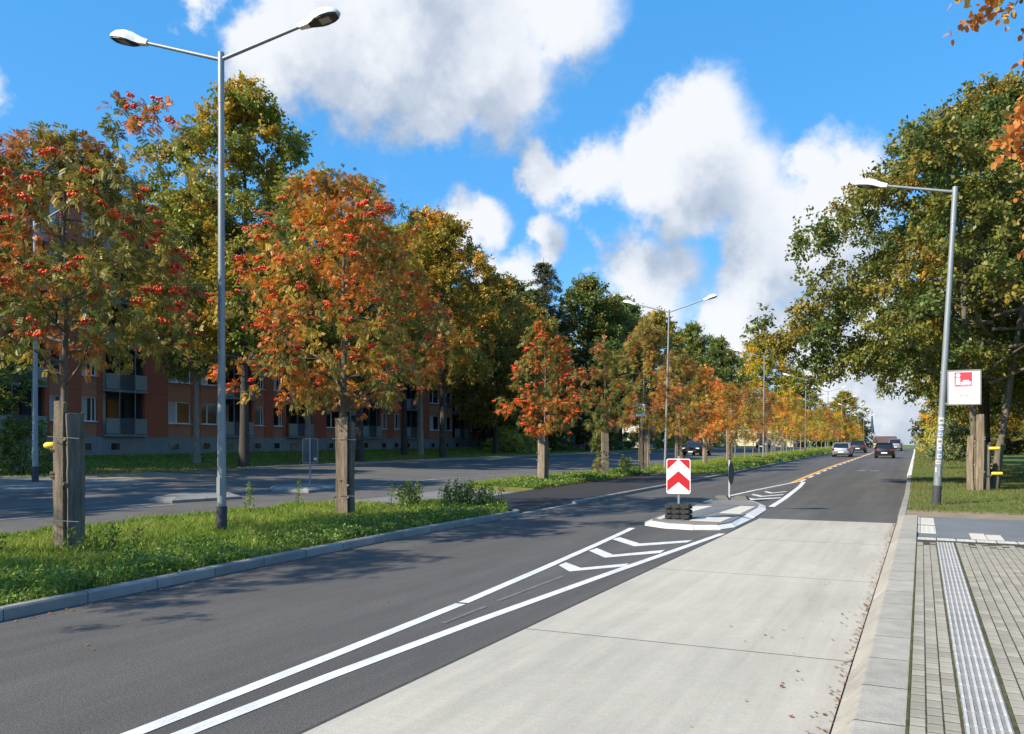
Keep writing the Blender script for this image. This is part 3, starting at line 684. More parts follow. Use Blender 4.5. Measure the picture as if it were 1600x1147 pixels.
for i, Y in enumerate((47.6, 78, 111, 142, 172, 203, 236, 270)):
    X = -13.9 if Y < 60 else float(np.interp(Y, [78, 111, 170, 270], [-13.3, -13.6, -14.2, -16]))
    street_lamp((X, Y, G(X, Y) + .1), 9.6, names[i] if i < 3 else 'small far double-arm lamp on the median, %s from the left' % ordn[i - 3], ((0, 2.1, .55), (math.pi, 2.1, .55)), rot=math.radians((6, 4, 8, 3)[i % 4]), lean=(.25 if i == 0 else .1, 0), group='street lamps on the median', detail=False)
rl = street_lamp((.36, 25.1, .12), 8.7, 'single-arm street lamp with stickers and a white sign on the right verge', ((math.pi, 1.75, .35),), lean=(.46, .0), rot=0, r=.102, stickers=8)
street_lamp((-28.7, 18.0, G(-28.7, 18) + .06), 9.4, 'street lamp post with stickers on the far left pavement', ((0, 1.7, .35),), r=.10, stickers=7)
# information board fixed to the right-hand lamp
ib = thing('information_sign', 'white framed board with red square emblem fixed to the right lamp post', 'sign', (.36, 25.1, .12), 0)
bx0, bz0, bw2, bh2 = .36, 2.76, .78, .96
cxs = .16 + .12 + bw2 / 2
MB().box((cxs, -.06, bz0 + bh2 / 2), (bw2, .03, bh2)).build('panel', M['white'], ib)
for (c, d) in (((cxs, -.063, bz0 + .018), (bw2 + .03, .045, .036)), ((cxs, -.063, bz0 + bh2 - .018), (bw2 + .03, .045, .036)), ((cxs - bw2 / 2, -.063, bz0 + bh2 / 2), (.036, .044, bh2 - .075)), ((cxs + bw2 / 2, -.063, bz0 + bh2 / 2), (.036, .044, bh2 - .075))):
    MB().box(c, d).build('frame_bar', M['alu'], ib)
for z in (bz0 + .05, bz0 + bh2 - .05):
    MB().box((.23, -.02, z), (.26, .05, .04)).build('bracket', M['galv'], ib)
ex, ez, es = cxs - .02, bz0 + .70, .42
em = MB().box((ex, -.0765, ez), (es, .003, es * .93)).build('emblem', M['pink'], ib)
MB().box((ex, -.0785, ez - es * .41), (es, .002, .05)).build('emblem_band', M['pink2'], em)
MB().tube([(ex - .125, -.078, ez + .115), (ex - .125, -.0795, ez + .115)], .055, 20).build('letter_dot', M['white'], em)
MB().box((ex - .125, -.0785, ez - .06), (.105, .002, .21)).build('letter_stem', M['white'], em)
for k in range(3): MB().box((ex + .065, -.0785, ez - .035 - .045 * k), (.25 if k else .15, .002, .03)).build('emblem_line', M['white'], em)
def blurtext(z, x0, x1, hgt, seed, m=M['ink']):
    rs = random.Random(seed); x = x0; b = MB()
    while x < x1:
        w = rs.uniform(.012, .024); b.box((x + w / 2, -.0762, z), (w * .7, .002, hgt * rs.uniform(.6, 1))); x += w + (.02 if rs.random() < .18 else .004)
    tag(b.build('text_line', m, ib), kind='stuff')
blurtext(bz0 + .42, cxs - .2, cxs + .2, .03, 1); blurtext(bz0 + .255, cxs - .10, cxs + .1, .06, 2); blurtext(bz0 + .17, cxs - .3, cxs + .28, .028, 3); blurtext(bz0 + .10, cxs - .26, cxs + .25, .028, 4)

# ------------------------------------------------------------------ trees
def lumps(rng):
    ph = rng.uniform(0, 6.28, (6, 2)); kk = np.array([[2, 3], [3, 5], [1, 7], [4, 4], [5, 9], [2, 11]])
    def fn(th, t): return sum(np.sin(kk[i, 0] * th + ph[i, 0]) * np.sin(kk[i, 1] * t + ph[i, 1]) for i in range(6)) / 2.2
    return fn
def grow(seed, H, zb, R, prof, n_limb, n_cl, tr, lean=(0, 0), lump=.28, outer=.45, stems=1, extra=None, trunk_top=.93, spread=0.):
    """trunk and limbs; returns MB of wood and cluster centres + outward directions"""
    rng = np.random.default_rng(seed); lp = lumps(rng); mb = MB(); samples = []; sr = []
    pt, pv = np.array([p[0] for p in prof]), np.array([p[1] for p in prof])
    def axis(z): return np.array([lean[0] * (z / H) ** 1.3, lean[1] * (z / H) ** 1.3, z])
    def env(th, t): return R * np.interp(t, pt, pv) * (1 + lump * lp(th, t))
    for s in range(stems):
        oa = 2 * math.pi * s / stems + .6; os_ = .28 * (stems > 1)
        nz_ = 9; pts = []; rad = []
        for i in range(nz_):
            z = H * trunk_top * i / (nz_ - 1); a = axis(z); w = .035 * H * .12 * (i / nz_)
            wob = rng.normal(0, w, 2); k = os_ * (1 + 2.5 * spread * z / H)
            pts.append((a[0] + wob[0] + k * math.cos(oa), a[1] + wob[1] + k * math.sin(oa), z - (.15 if i == 0 else 0)))
            rad.append(tr * (1.25 if i == 0 else 1) * (1 - .86 * i / (nz_ - 1)) ** .9 * (1 if stems == 1 else .75))
        mb.tube(pts, rad, 9)
        for i in range(nz_ - 1):
            for q in (0, .5):
                z = pts[i][2] * (1 - q) + pts[i + 1][2] * q
                if z > zb * .6: samples.append(np.array(pts[i]) * (1 - q) + np.array(pts[i + 1]) * q); sr.append(rad[i])
    for i in range(n_limb):
        th = i * 2.399 + rng.uniform(-.4, .4); q = (i + .5) / n_limb
        z0 = zb * .82 + (H * .68 - zb * .82) * q; a = axis(z0); t1 = min(.97, max(.05, (z0 - zb) / (H - zb) + rng.uniform(.05, .22)))
        rr = env(th, t1) * rng.uniform(.62, .82); z1 = zb + (H - zb) * t1; e1 = axis(z1) + np.array([rr * math.cos(th), rr * math.sin(th), 0])
        m_ = (a + e1) / 2 + np.array([0, 0, -.06 * rr]) + rng.normal(0, .04 * R, 3)
        P = [a * (1 - u) ** 2 + 2 * u * (1 - u) * m_ + e1 * u * u for u in np.linspace(0, 1, 6)]
        r0 = tr * .42 * (1 - .5 * q); rs_ = [r0 * (1 - .85 * u) for u in np.linspace(0, 1, 6)]
        mb.tube(P, rs_, 6)
        for k in range(1, 6): samples.append(P[k]); sr.append(rs_[k]); samples.append((P[k] + P[k - 1]) / 2); sr.append(rs_[k])
    SA = np.array(samples); C = []; Dd = []
    th = rng.uniform(0, 2 * math.pi, n_cl); t = rng.uniform(0, 1, n_cl) ** .92; fr = rng.uniform(0, 1, n_cl) ** outer
    rad = np.array([env(a, b) for a, b in zip(th, t)]) * fr
    for i in range(n_cl):
        z = zb + (H - zb) * t[i]; a = axis(z); C.append(a + np.array([rad[i] * math.cos(th[i]), rad[i] * math.sin(th[i]), 0]))
    if extra is not None: C += [np.array(p, float) for p in extra]
    C = np.array(C); ctr = np.array([axis(zb + (H - zb) * .4)]); Dd = unit(C - ctr)
    SAl = [tuple(p) for p in SA]; dn = np.array([np.min(np.linalg.norm(SA - c, axis=1)) for c in C])
    buf = np.zeros((len(SA) + 2 * len(C), 3)); buf[:len(SA)] = SA; nb = len(SA); rr_ = list(sr)
    for ci in np.argsort(dn):
        c = C[ci]; q = buf[:nb]; dv = c - q
        d = np.linalg.norm(dv, axis=1) + 1.3 * np.maximum(0, q[:, 2] - c[2] + .1 * np.abs(dv[:, 0])); j = int(np.argmin(d)); s = q[j].copy(); L_ = np.linalg.norm(c - s)
        m_ = (s + c) / 2 + rng.normal(0, .07 * L_ + .01, 3) + np.array([0, 0, .05 * L_]); r = min(rr_[j] * .8, .009 + .011 * L_ + .0012 * H)
        mb.tube([s, m_, c], [r, r * .75, r * .45], 4, False)
        buf[nb] = c; buf[nb + 1] = m_; nb += 2; rr_ += [r * .6, r * .8]
    return mb, C, Dd, lp
def pick_colors(rng, C, palette, lp, jit=.28, corr=.6):
    """palette: list of (rgb, weight); neighbouring clusters get related colours"""
    w = np.cumsum([p[1] for p in palette]); w = w / w[-1]; cols = np.array([p[0] for p in palette])
    v = .5 + .5 * np.sin(C[:, 0] * 1.1 + 1.3 * np.sin(C[:, 1] * .9)) * np.sin(C[:, 2] * .9 + C[:, 1] * .7)
    v = corr * v + (1 - corr) * rng.uniform(0, 1, len(C)); r = np.argsort(np.argsort(v)) / len(v)
    return cols[np.minimum(np.searchsorted(w, r), len(cols) - 1)] * 2.15
def twigs(rng, C, Dd, n_leaf, rc, n_tw, up=.15, droop=0., flat=1.):
    """leaf positions: every cluster is a spray of short twigs"""
    n = len(C); tw = unit(rng.normal(0, 1, (n, n_tw, 3)) * np.array([1, 1, flat]) + Dd[:, None, :] * .75 + np.array([0, 0, up]))
    ln = rc * rng.uniform(.55, 1.35, (n, n_tw, 1))
    k = rng.integers(0, n_tw, (n, n_leaf)); u = rng.uniform(.08, 1, (n, n_leaf, 1)) ** .75
    d = np.take_along_axis(tw, k[..., None].repeat(3, -1), 1); l = np.take_along_axis(ln, k[..., None], 1)
    p = C[:, None, :] + d * l * u + rng.normal(0, rc * .10, (n, n_leaf, 3)); p[..., 2] -= droop * rc * u[..., 0] ** 2
    return p.reshape(-1, 3), d.reshape(-1, 3)
def leaves_mesh(name, rng, P, Dr, size, col, asp=.55, jit=.28, upn=.5, hang=.35, size_jit=.3, six=False):
    n = len(P); L = size * rng.uniform(1 - size_jit, 1 + size_jit, (n, 1))
    ax = unit(Dr * .5 + rng.normal(0, .75, (n, 3)) + np.array([0, 0, -hang])); nr = rng.normal(0, .8, (n, 3)) + np.array([0, 0, upn]); sd = unit(np.cross(ax, nr)); nr = np.cross(sd, ax)
    w = L * asp / 2
    if six:
        c = col * (1 + rng.uniform(-jit, jit, (n, 1))) * (1 + rng.uniform(-.10, .10, (n, 3))); up_ = nr * L
        V = np.stack([P, P + ax * L * .22 + sd * w * .85 + up_ * .06, P + ax * L * .62 + sd * w * .8 + up_ * .02, P + ax * L - up_ * .10, P + ax * L * .62 - sd * w * .8 + up_ * .02, P + ax * L * .22 - sd * w * .85 + up_ * .06], 1).reshape(-1, 3); o = np.arange(n)[:, None] * 6
        return np_mesh(name, V, np.concatenate([o + np.array([[0, 1, 2, 3]]), o + np.array([[0, 3, 4, 5]])]), M['leaf'], np.clip(np.concatenate([c, c]), .004, .9))
    V = np.stack([P, P + ax * L * .45 + sd * w + nr * L * .10, P + ax * L, P + ax * L * .45 - sd * w + nr * L * .10], 1).reshape(-1, 3)
    Fq = np.arange(4 * n).reshape(n, 4)
    c = col * (1 + rng.uniform(-jit, jit, (n, 1))) * (1 + rng.uniform(-.10, .10, (n, 3)))
    return np_mesh(name, V, Fq, M['leaf'], np.clip(c, .004, .9))
def rowan_leaves(name, rng, P, Dr, size, col, pairs=5, jit=.25):
    n = len(P); L = size * rng.uniform(.75, 1.25, (n, 1)); ax = unit(Dr * .7 + rng.normal(0, .6, (n, 3)) + np.array([0, 0, -.45])); nr = rng.normal(0, .6, (n, 3)) + np.array([0, 0, .9])
    sd = unit(np.cross(ax, nr)); nr = np.cross(sd, ax); VV = []
    for k in range(pairs):
        u = .18 + .82 * (k + .5) / pairs; b = P + ax * L * u - np.array([0, 0, 1]) * L * .22 * u * u
        for s in (-1, 1):
            d = unit(ax * .55 + sd * s * .85 - nr * .12); l = L * .44 * (1 - .25 * abs(u - .5)); q = np.cross(d, nr) * .72
            VV.append(np.stack([b, b + d * l * .5 + q * l * .32, b + d * l, b + d * l * .5 - q * l * .32], 1))
    V = np.stack(VV, 1).reshape(-1, 3); m = n * pairs * 2
    c = np.repeat(col * (1 + rng.uniform(-jit, jit, (n, 1))), pairs * 2, 0) * (1 + rng.uniform(-.12, .12, (m, 1)))
    return np_mesh(name, V, np.arange(4 * m).reshape(m, 4), M['leaf'], np.clip(c, .004, .9))
OLIVE, GREEN, YEL, ORG, BRN, DKG = (.125, .108, .022), (.075, .098, .022), (.30, .21, .03), (.34, .115, .022), (.20, .088, .028), (.036, .055, .016)
ico = [(0, 0, 1), (.89, 0, .45), (.28, .85, .45), (-.72, .53, .45), (-.72, -.53, .45), (.28, -.85, .45), (.72, .53, -.45), (-.28, .85, -.45), (-.89, 0, -.45), (-.28, -.85, -.45), (.72, -.53, -.45), (0, 0, -1)]
icf = [(0, 1, 2), (0, 2, 3), (0, 3, 4), (0, 4, 5), (0, 5, 1), (1, 6, 2), (2, 7, 3), (3, 8, 4), (4, 9, 5), (5, 10, 1), (6, 7, 2), (7, 8, 3), (8, 9, 4), (9, 10, 5), (10, 6, 1), (11, 7, 6), (11, 8, 7), (11, 9, 8), (11, 10, 9), (11, 6, 10)]
def berry_mesh(seed, n, r, spread):
    rs = random.Random(seed); b = MB()
    for i in range(n):
        a, q = rs.uniform(0, 6.28), rs.random() ** .5 * spread; c = (q * math.cos(a), q * math.sin(a), -.25 * q + rs.uniform(-.3, .15) * spread)
        if n > 14: b.add([(c[0] + r * p[0], c[1] + r * p[1], c[2] + r * p[2]) for p in ((0, 0, 1), (1, 0, 0), (0, 1, 0), (-1, 0, 0), (0, -1, 0), (0, 0, -1))], [(0, 1, 2), (0, 2, 3), (0, 3, 4), (0, 4, 1), (5, 2, 1), (5, 3, 2), (5, 4, 3), (5, 1, 4)])
        else: b.add([(c[0] + r * p[0], c[1] + r * p[1], c[2] + r * p[2]) for p in ico], icf)
    return b.mesh('berry_cluster', M['berry'], 180)
BER = [berry_mesh(i, 22, .020, .068) for i in range(4)]; BERF = [berry_mesh(9 + i, 16, .036, .09) for i in range(2)]
RPROF = [(0, .45), (.12, .82), (.3, 1), (.55, .86), (.8, .55), (1, .16)]
RG = .92
def rowan(seed, loc, H, zb, R, label, palette, n_cl, n_leaf, rc, n_ber, size=.17, pairs=5, lean=(0, 0), tr=.10, bm=None, extra=None, single=True, lump=.3, prof=RPROF, bark='bark', nlimb=11):
    rng = np.random.default_rng(seed + 100)
    t = thing('rowan_tree', label, 'tree', loc, 0, 'rowan trees along the median')
    mb, C, Dd, lp = grow(seed, H, zb, R, prof, nlimb, n_cl, tr, lean, lump, .42, extra=extra)
    mb.build('trunk', M[bark], t, 60)
    P, Dr = twigs(rng, C, Dd, n_leaf, rc, 5, .25, .35)
    col = np.repeat(pick_colors(rng, C, palette, lp) * RG, n_leaf, 0)
    link('crown', rowan_leaves('crown', rng, P, Dr, size, col, pairs), t)
    idx = rng.permutation(len(P)); out = np.array([P[i] + unit((P[i] - C.mean(0))[None])[0] * .10 for i in idx if np.linalg.norm(P[i][:2] - C.mean(0)[:2]) > .5 * R][:n_ber])
    if single:
        for p in out:
            b = link('berry_cluster', (bm or BER)[rng.integers(0, len(bm or BER))], t, p); s = rng.uniform(.9, 1.6) if bm is None else rng.uniform(.85, 1.25); b.scale = (s, s, s); b.rotation_euler = (rng.uniform(-.4, .4), rng.uniform(-.4, .4), rng.uniform(0, 6))
    else:
        bb = MB(); src = [(np.array([v.co for v in m.vertices]), [tuple(p.vertices) for p in m.polygons]) for m in (bm or BERF)]
        for p in out:
            v, f = src[rng.integers(0, len(src))]; bb.add(v + p, f)
        if bb.v: tag(bb.build('berry_clusters', M['berry'], t, 180), kind='stuff')
    return t
PAL1 = [(OLIVE, .42), ((.20, .15, .03), .22), (GREEN, .14), (BRN, .08), (ORG, .14)]
PAL2 = [(OLIVE, .27), ((.22, .10, .018), .20), ((.33, .105, .014), .25), ((.26, .175, .024), .21), (GREEN, .07)]
ex1 = [(.6, .2, 6.7), (.8, .3, 7.0), (.9, .3, 7.35), (1.0, .35, 7.55), (1.35, .45, 7.4), (1.3, .4, 7.1), (1.7, .5, 7.15), (1.9, .6, 6.8), (1.4, .4, 6.6), (-.9, -.3, 6.8), (-1.2, -.4, 6.95), (-1.7, -.7, 6.9), (-2.1, -.9, 6.75), (2.2, .8, 6.3)]
rowan(1, (-13.08, 8.72, .05), 6.9, 3.3, 2.3, 'big berry-laden rowan at far left, half green, beside two timber boards', PAL1, 250, 44, .37, 240, size=.122, extra=ex1, tr=.085)
rowan(2, (-12.75, 15.75, .05), 8.3, 2.9, 2.9, 'big orange-brown rowan full of red berries right of the front lamp', PAL2, 340, 39, .40, 300, size=.125, tr=.11, extra=[(-2.6, -.9, 3.4), (-2.9, -1, 3.7), (-2.3, -.8, 3.1), (-1.5, -.6, 2.95), (-1.2, -.5, 2.75)])
rowan(3, (-13.1, 2.0, .1), 7.2, 2.7, 2.5, 'rowan just outside the left edge shading the road', PAL1, 110, 24, .42, 0, size=.24, pairs=3)
rowan(4, (-13.1, -5.6, .1), 7.2, 2.7, 2.5, 'rowan further back outside the left edge', PAL1, 110, 24, .42, 0, size=.24, pairs=3)
rowan(5, (-14.0, 30.4, .2), 6.7, 2.2, 1.65, 'narrow rowan with the densest bright red berries on pale timber boards', [((.22, .095, .018), .3), ((.33, .09, .014), .2), (GREEN, .15), (OLIVE, .35)], 170, 30, .34, 190, size=.17, pairs=4, bm=BERF, tr=.07)
rowan(6, (-13.7, 36.7, .22), 6.4, 2.4, 1.5, 'slim brownish rowan with leafy shoots climbing its pale board', [(OLIVE, .5), (GREEN, .25), (BRN, .25)], 90, 24, .34, 26, size=.22, pairs=3, bm=BERF, single=False, tr=.06, extra=[(-.25, -.2, z / 10) for z in range(3, 26, 2)] + [(-.4, -.1, 1.5), (-.35, -.2, 2.1)])
FARPAL = [[((.27, .115, .024), .22), (OLIVE, .40), (BRN, .14), ((.24, .17, .03), .24)], [((.36, .125, .02), .45), ((.28, .18, .03), .3), (OLIVE, .25)], [(OLIVE, .4), (YEL, .3), (BRN, .3)], [(BRN, .55), (ORG, .2), (OLIVE, .25)]]
rowan(7, (-13.8, 43.2, .26), 8.6, 2.3, 1.75, 'tall olive and orange rowan between the bus stop sign and the second lamp', FARPAL[0], 110, 24, .4, 40, size=.26, pairs=3, bm=BERF, single=False)
rowan(8, (-13.8, 50.5, .3), 7.4, 2.2, 1.8, 'rounded orange-brown rowan just right of the second median lamp', FARPAL[0], 100, 24, .4, 50, size=.26, pairs=3, bm=BERF, single=False)
rowan(9, (-14.0, 58.3, .34), 6.8, 2.0, 1.6, 'glowing orange rowan on a thin trunk right of the chevron board', FARPAL[1], 90, 22, .4, 30, size=.28, pairs=3, bm=BERF, single=False)
protos = []
for k in range(4):
    protos.append(rowan(20 + k, (-14.1, 66.2 + 7.1 * k, G(-14, 66.2 + 7.1 * k) + .12), 6.2 + .3 * (k % 3), 1.9, 1.55, ['fiery orange rowan above the round sign seen edge-on', 'small greenish rowan sapling low on its thin stem', 'brown-orange young rowan among thin stakes on the median', 'dark orange young rowan below the third median lamp'][k], FARPAL[(1, 2, 3, 0)[k]], 75, 20, .42, 12, size=.34, pairs=2, bm=BERF, single=False, tr=.05, bark='bark_light'))
def copy_tree(o, loc, rz, sc, label, col=None, group=None):
    c = o.copy(); COL.objects.link(c); c.location = loc; c.rotation_euler = (0, 0, rz); c.scale = (sc, sc, sc); c['label'] = label
    if group: c['group'] = group
    for ch in o.children:
        d = ch.copy(); COL.objects.link(d); d.parent = c
        if col and d.name.startswith('crown'): d.color = (*col, 1)
    return c
yy = 93.; k = 0
while yy < 250:
    x = float(np.interp(yy, [90, 120, 170, 250], [-14.3, -14.1, -14.6, -16])) + RND.uniform(-.4, .4)
    nd_ = yy < 112
    copy_tree(protos[k % 4], (x, yy, G(x, yy) + .12), RND.uniform(0, 6), RND.uniform(.88, 1.12), ('young rowan with thin pale stakes left of the silver hatchback' if k == 0 else 'slender amber rowan sapling, last before the silver hatchback' if k == 1 else 'brownish young rowan directly left of the silver hatchback') if nd_ else 'small far rowan in the golden row fading towards the cars',
              RND.choice([(1.15, 1.2, .8), (1.2, 1.4, .85), (1.0, 1.0, 1), (1.4, 1.6, .8)]), 'far rowans on the median')
    yy += RND.uniform(5.6, 7.6); k += 1

def timber(seed, h, w, d, grey):
    rs = random.Random(seed); b = MB(); rings = []
    nv = 16; gro = [rs.uniform(.80, 1.06) for _ in range(nv)]; bend = rs.uniform(-.03, .03)
    for i in range(13):
        z = -.1 + (h + .1) * i / 12; ww, dd2 = w * rs.uniform(.95, 1.04), d * rs.uniform(.95, 1.04); ox = bend * math.sin(i * .26); ring = []
        for k in range(nv):
            a = 2 * math.pi * k / nv; ca_, sa_ = math.cos(a), math.sin(a); m_ = max(abs(ca_), abs(sa_)) ** .75; q = gro[k] * rs.uniform(.97, 1.03)
            ring.append((ox + ww / 2 * ca_ / m_ * q, dd2 / 2 * sa_ / m_ * q, z + (rs.uniform(-.035, .02) if i == 12 else 0)))
        rings.append(ring)
    b.loft(rings)
    for i in range(4):                       # knots and stubs of branches
        z = rs.uniform(.3, h * .9); s = rs.choice((-1, 1)); b.tube([(s * w * .42, -d * .3, z), (s * (w * .5 + .035), -d * .45, z + .02)], [.035, .022], 6)
    return b.mesh('timber_board', M['wood_grey' if grey else 'wood'], 50)
def guard(loc, label, boards, caps=(), rz=YAW):
    t = thing('tree_guard', label, 'tree guard', loc, rz, 'timber tree guards')
    for i, (x, y, h, w, d, gy, *ro) in enumerate(boards):
        o = link('timber_board', timber(int(loc[1] * 10) + i, h, w, d, gy), t, (x, y, 0)); o.rotation_euler = (0, RND.uniform(-.012, .012), ro[0] if ro else RND.uniform(-.25, .25))
    for (x, y, z, l) in caps:
        MB().tube([(x - l / 2, y, z), (x - l / 2 + .03, y, z + .005), (x + l / 2 - .03, y, z + .01), (x + l / 2, y, z + .01)], [.035, .055, .055, .035], 12).build('yellow_cap', M['yellow'], t, 50)
    if boards[0][2] > 2.2:
        for z in (.55, 1.9): MB().tube([(boards[0][0] - .12, boards[0][1] - .16, z), (boards[-1][0] + .15, boards[-1][1] - .17, z - .03)], .006, 5).build('wire', M['galv'], t)
    return t
guard((-12.45, 8.34, .05), 'tall knotty log and grey board around the leftmost rowan with yellow cap', [(-.11, 0, 2.48, .185, .18, False, .1), (.115, .03, 2.3, .27, .10, True, .62)], [(-.34, .1, 1.75, .18)])
guard((-12.4, 15.32, .05), 'three upright pale timbers around the big orange-brown rowan', [(-.13, 0, 2.4, .16, .16, False), (.03, -.08, 2.42, .17, .14, False), (.18, .03, 2.3, .16, .16, True, .6)])
guard((-14.0, 30.1, .2), 'pale grey timber board at the densest red-berried rowan', [(-.05, 0, 2.05, .30, .2, False), (.17, .1, 1.95, .16, .2, True)])
guard((-13.65, 36.4, .22), 'light board half covered by climbing leafy shoots', [(0, 0, 2.2, .36, .2, False)])
guard((-13.75, 43.0, .26), 'brown split timbers behind the bus stop sign', [(-.16, 0, 2.3, .2, .2, False), (.06, .05, 2.35, .22, .2, True), (.24, 0, 2.2, .15, .2, False)])
guard((-13.8, 50.2, .3), 'pale split timbers right behind the chevron board', [(-.1, 0, 2.5, .22, .2, True), (.14, .05, 2.4, .2, .2, False)])
guard((-14.0, 58.0, .34), 'reddish slim timber at the glowing orange rowan', [(0, 0, 2.4, .3, .2, False)])
guard((-13.9, 65.9, .38), 'brown timber pair behind the round sign seen edge-on', [(-.13, 0, 2.5, .24, .2, False), (.16, .1, 2.4, .22, .2, False)])
guard((1.85, 32.7, .15), 'cluster of split brown timbers with yellow caps at the right-hand tree', [(-.30, 0, 1.95, .24, .2, False), (-.02, -.05, 2.7, .26, .22, False), (.22, .1, 1.7, .2, .2, True)], [(.42, -.05, 1.5, .34), (.50, -.05, .62, .34)], 0)
sk = 0
for (x, y) in ((-14.9, 73), (-13.3, 80), (-14.8, 81), (-13.5, 86), (-14.7, 87.5), (-13.4, 90), (-14.8, 93), (-13.5, 97), (-14.9, 101), (-13.4, 105)):
    tag(MB().tube([(0, 0, -.1), (.02, 0, 1.2), (.03, .01, 2.35)], [.045, .042, .04], 8).build('stake', M['bark_light'], None, 50, (x, y, G(x, y) + .12)), 'thin pale wooden stake standing beside the young median rowans', 'stake', 'stakes beside young rowans'); sk += 1

# tall trees
TPROF = [(0, .35), (.1, .7), (.28, 1), (.5, .95), (.75, .68), (.92, .35), (1, .1)]
def tall_proto(seed, H, zb, R, palette, n_cl, n_leaf, rc, size, tr, prof=TPROF, stems=1, n_limb=16, lump=.32, lean=(0, 0), outer=.42, extra=None, asp=.62, spread=0, flat=1., bark='bark', upn=.5, corr=.6, six=False):
    rng = np.random.default_rng(seed + 500); mb, C, Dd, lp = grow(seed, H, zb, R, prof, n_limb, n_cl, tr, lean, lump, outer, stems, extra, spread=spread)
    P, Dr = twigs(rng, C, Dd, n_leaf, rc, 7, .12, .25, flat); col = np.repeat(pick_colors(rng, C, palette, lp, corr=corr), n_leaf, 0)
    return mb.mesh('trunk', M[bark], 60), leaves_mesh('crown', rng, P, Dr, size, col, asp, upn=upn, six=six)
def place(name, proto, loc, label, rz=0, sc=(1, 1, 1), col=(1, 1, 1), bark=None, group='tall trees beyond the side road'):
    t = thing(name, label, 'tree', loc, rz, group); t.scale = sc
    a = link('trunk', proto[0], t)
    if bark: a.material_slots[0].link = 'OBJECT'; a.material_slots[0].material = M[bark]
    c = link('crown', proto[1], t); c.color = (*col, 1); return t
LP = [((.10, .105, .022), .45), (GREEN, .25), ((.16, .125, .024), .3)]
BV = [tall_proto(31, 20, 6.6, 5.0, LP, 270, 180, .90, .21, .26, lump=.42), tall_proto(32, 20, 6.8, 4.6, LP, 240, 180, .88, .21, .24, n_limb=14, lump=.45), tall_proto(33, 20, 4, 5.2, LP, 260, 130, 1.1, .30, .25, lump=.36)]
GOLD, RUST, OL2, DK = (2.1, 1.6, .75), (1.45, 1.1, .8), (1.5, 1.3, .85), (.62, .85, .9)
def z_(x, y): return G(x, y) - .02
for (p, x, y, s, col, rz, bk_, lb) in (
    (1, -36.9, 32.5, (.78, .78, .78), (.85, .95, .95), .4, 'bark_light', 'dark green tree with bare pale trunk left of the front lamp'),
    (0, -32.4, 31.7, (1.02, 1.02, 1.0), OL2, 2.2, 'bark_dark', 'tallest olive and yellow tree rising behind the front lamp'),
    (1, -36.2, 41.0, (.95, .95, .85), OL2, 4.1, 'bark_light', 'tree with curved pale trunk left of the big orange-brown rowan'),
    (0, -32.9, 42.3, (.92, .92, .80), RUST, 1.0, 'bark_dark', 'rusty tree with dark trunk hidden behind the big rowan'),
    (1, -38.2, 55.0, (1.1, 1.1, .93), (1.5, 1.25, .8), 5.0, 'bark_dark', 'brown-gold tree with leaning dark trunk before the end of the block'),
    (0, -37.4, 56.2, (.95, .95, 1.0), GOLD, 3.3, 'bark_light', 'golden tree with twin pale trunks right of the big rowan'),
    (0, -33.3, 53.2, (1.05, 1.05, .93), (1.75, 1.2, .75), .3, 'bark_dark', 'yellow-topped tree with dark slanting trunk at end of the block'),
    (2, -36.0, 18.5, (.8, .8, .62), (.6, .8, .8), 1.7, 'bark_dark', 'dark tree before the block at far left edge'),
    (0, -33.0, 6.5, (1.0, 1.0, .9), OL2, 3.6, 'bark_dark', 'tree of the same row outside the left edge'),
    (1, -34.0, -6.0, (1.0, 1.0, .9), OL2, 5.6, 'bark_dark', 'farther tree of the row outside the left edge'),
    (2, -39.5, 77, (1.15, 1.15, .90), (.70, .78, .8), 4.9, 'bark_dark', 'broad dark green tree left of the conifer top'),
    (2, -34.5, 94, (1.0, 1.0, .92), (.75, .85, .8), 2.9, 'bark_dark', 'green tree between the full green tree and the second lamp'),
    (2, -35.5, 66, (1.0, 1.0, .80), (1.3, .95, .8), 2.7, 'bark_dark', 'brownish rounded tree left of the conifer'),
    (2, -35.2, 88.5, (1.12, 1.12, 1.0), (.68, .80, .8), .9, 'bark_dark', 'full green tree right behind the conifer'),
    (2, -35.0, 99.5, (1.05, 1.05, .97), (.62, .9, .9), 3.9, 'bark_dark', 'dark green tree left of the second median lamp'),
    (2, -33.6, 112, (1.0, 1.0, .96), (1.25, 1.05, .8), 5.3, 'bark_dark', 'olive-brown tree directly behind the second median lamp'),
    (2, -33.3, 129, (1.0, 1.0, .98), (.8, .95, .9), 2.0, 'bark_dark', 'dark green tree right of the second median lamp'),
    (2, -33.6, 150, (1.1, 1.1, .98), (.7, .85, .9), .1, 'bark_dark', 'dark tree left of the yellow tree above the third lamp'),
    (2, -28.8, 170, (1.45, 1.45, 1.12), (1.9, 1.6, .7), 1.2, 'bark_dark', 'bright yellow tree behind the third median lamp'),
    (2, -27, 205, (1.2, 1.2, .9), (1.2, 1.1, .8), 4.4, 'bark_dark', 'olive tree right of the bright yellow tree'),
    (2, -22, 275, (1.3, 1.3, .88), (1.5, 1.3, .8), 2.4, 'bark_dark', 'far olive tree rising above the row near the spire'),
    (2, -45, 120, (1.1, 1.1, .9), (.7, .8, .9), 3.1, 'bark_dark', 'deep green tree further back behind the green tree')):
    place('tall_tree', BV[p], (x, y, z_(x, y)), lb, rz, s, col, bk_)
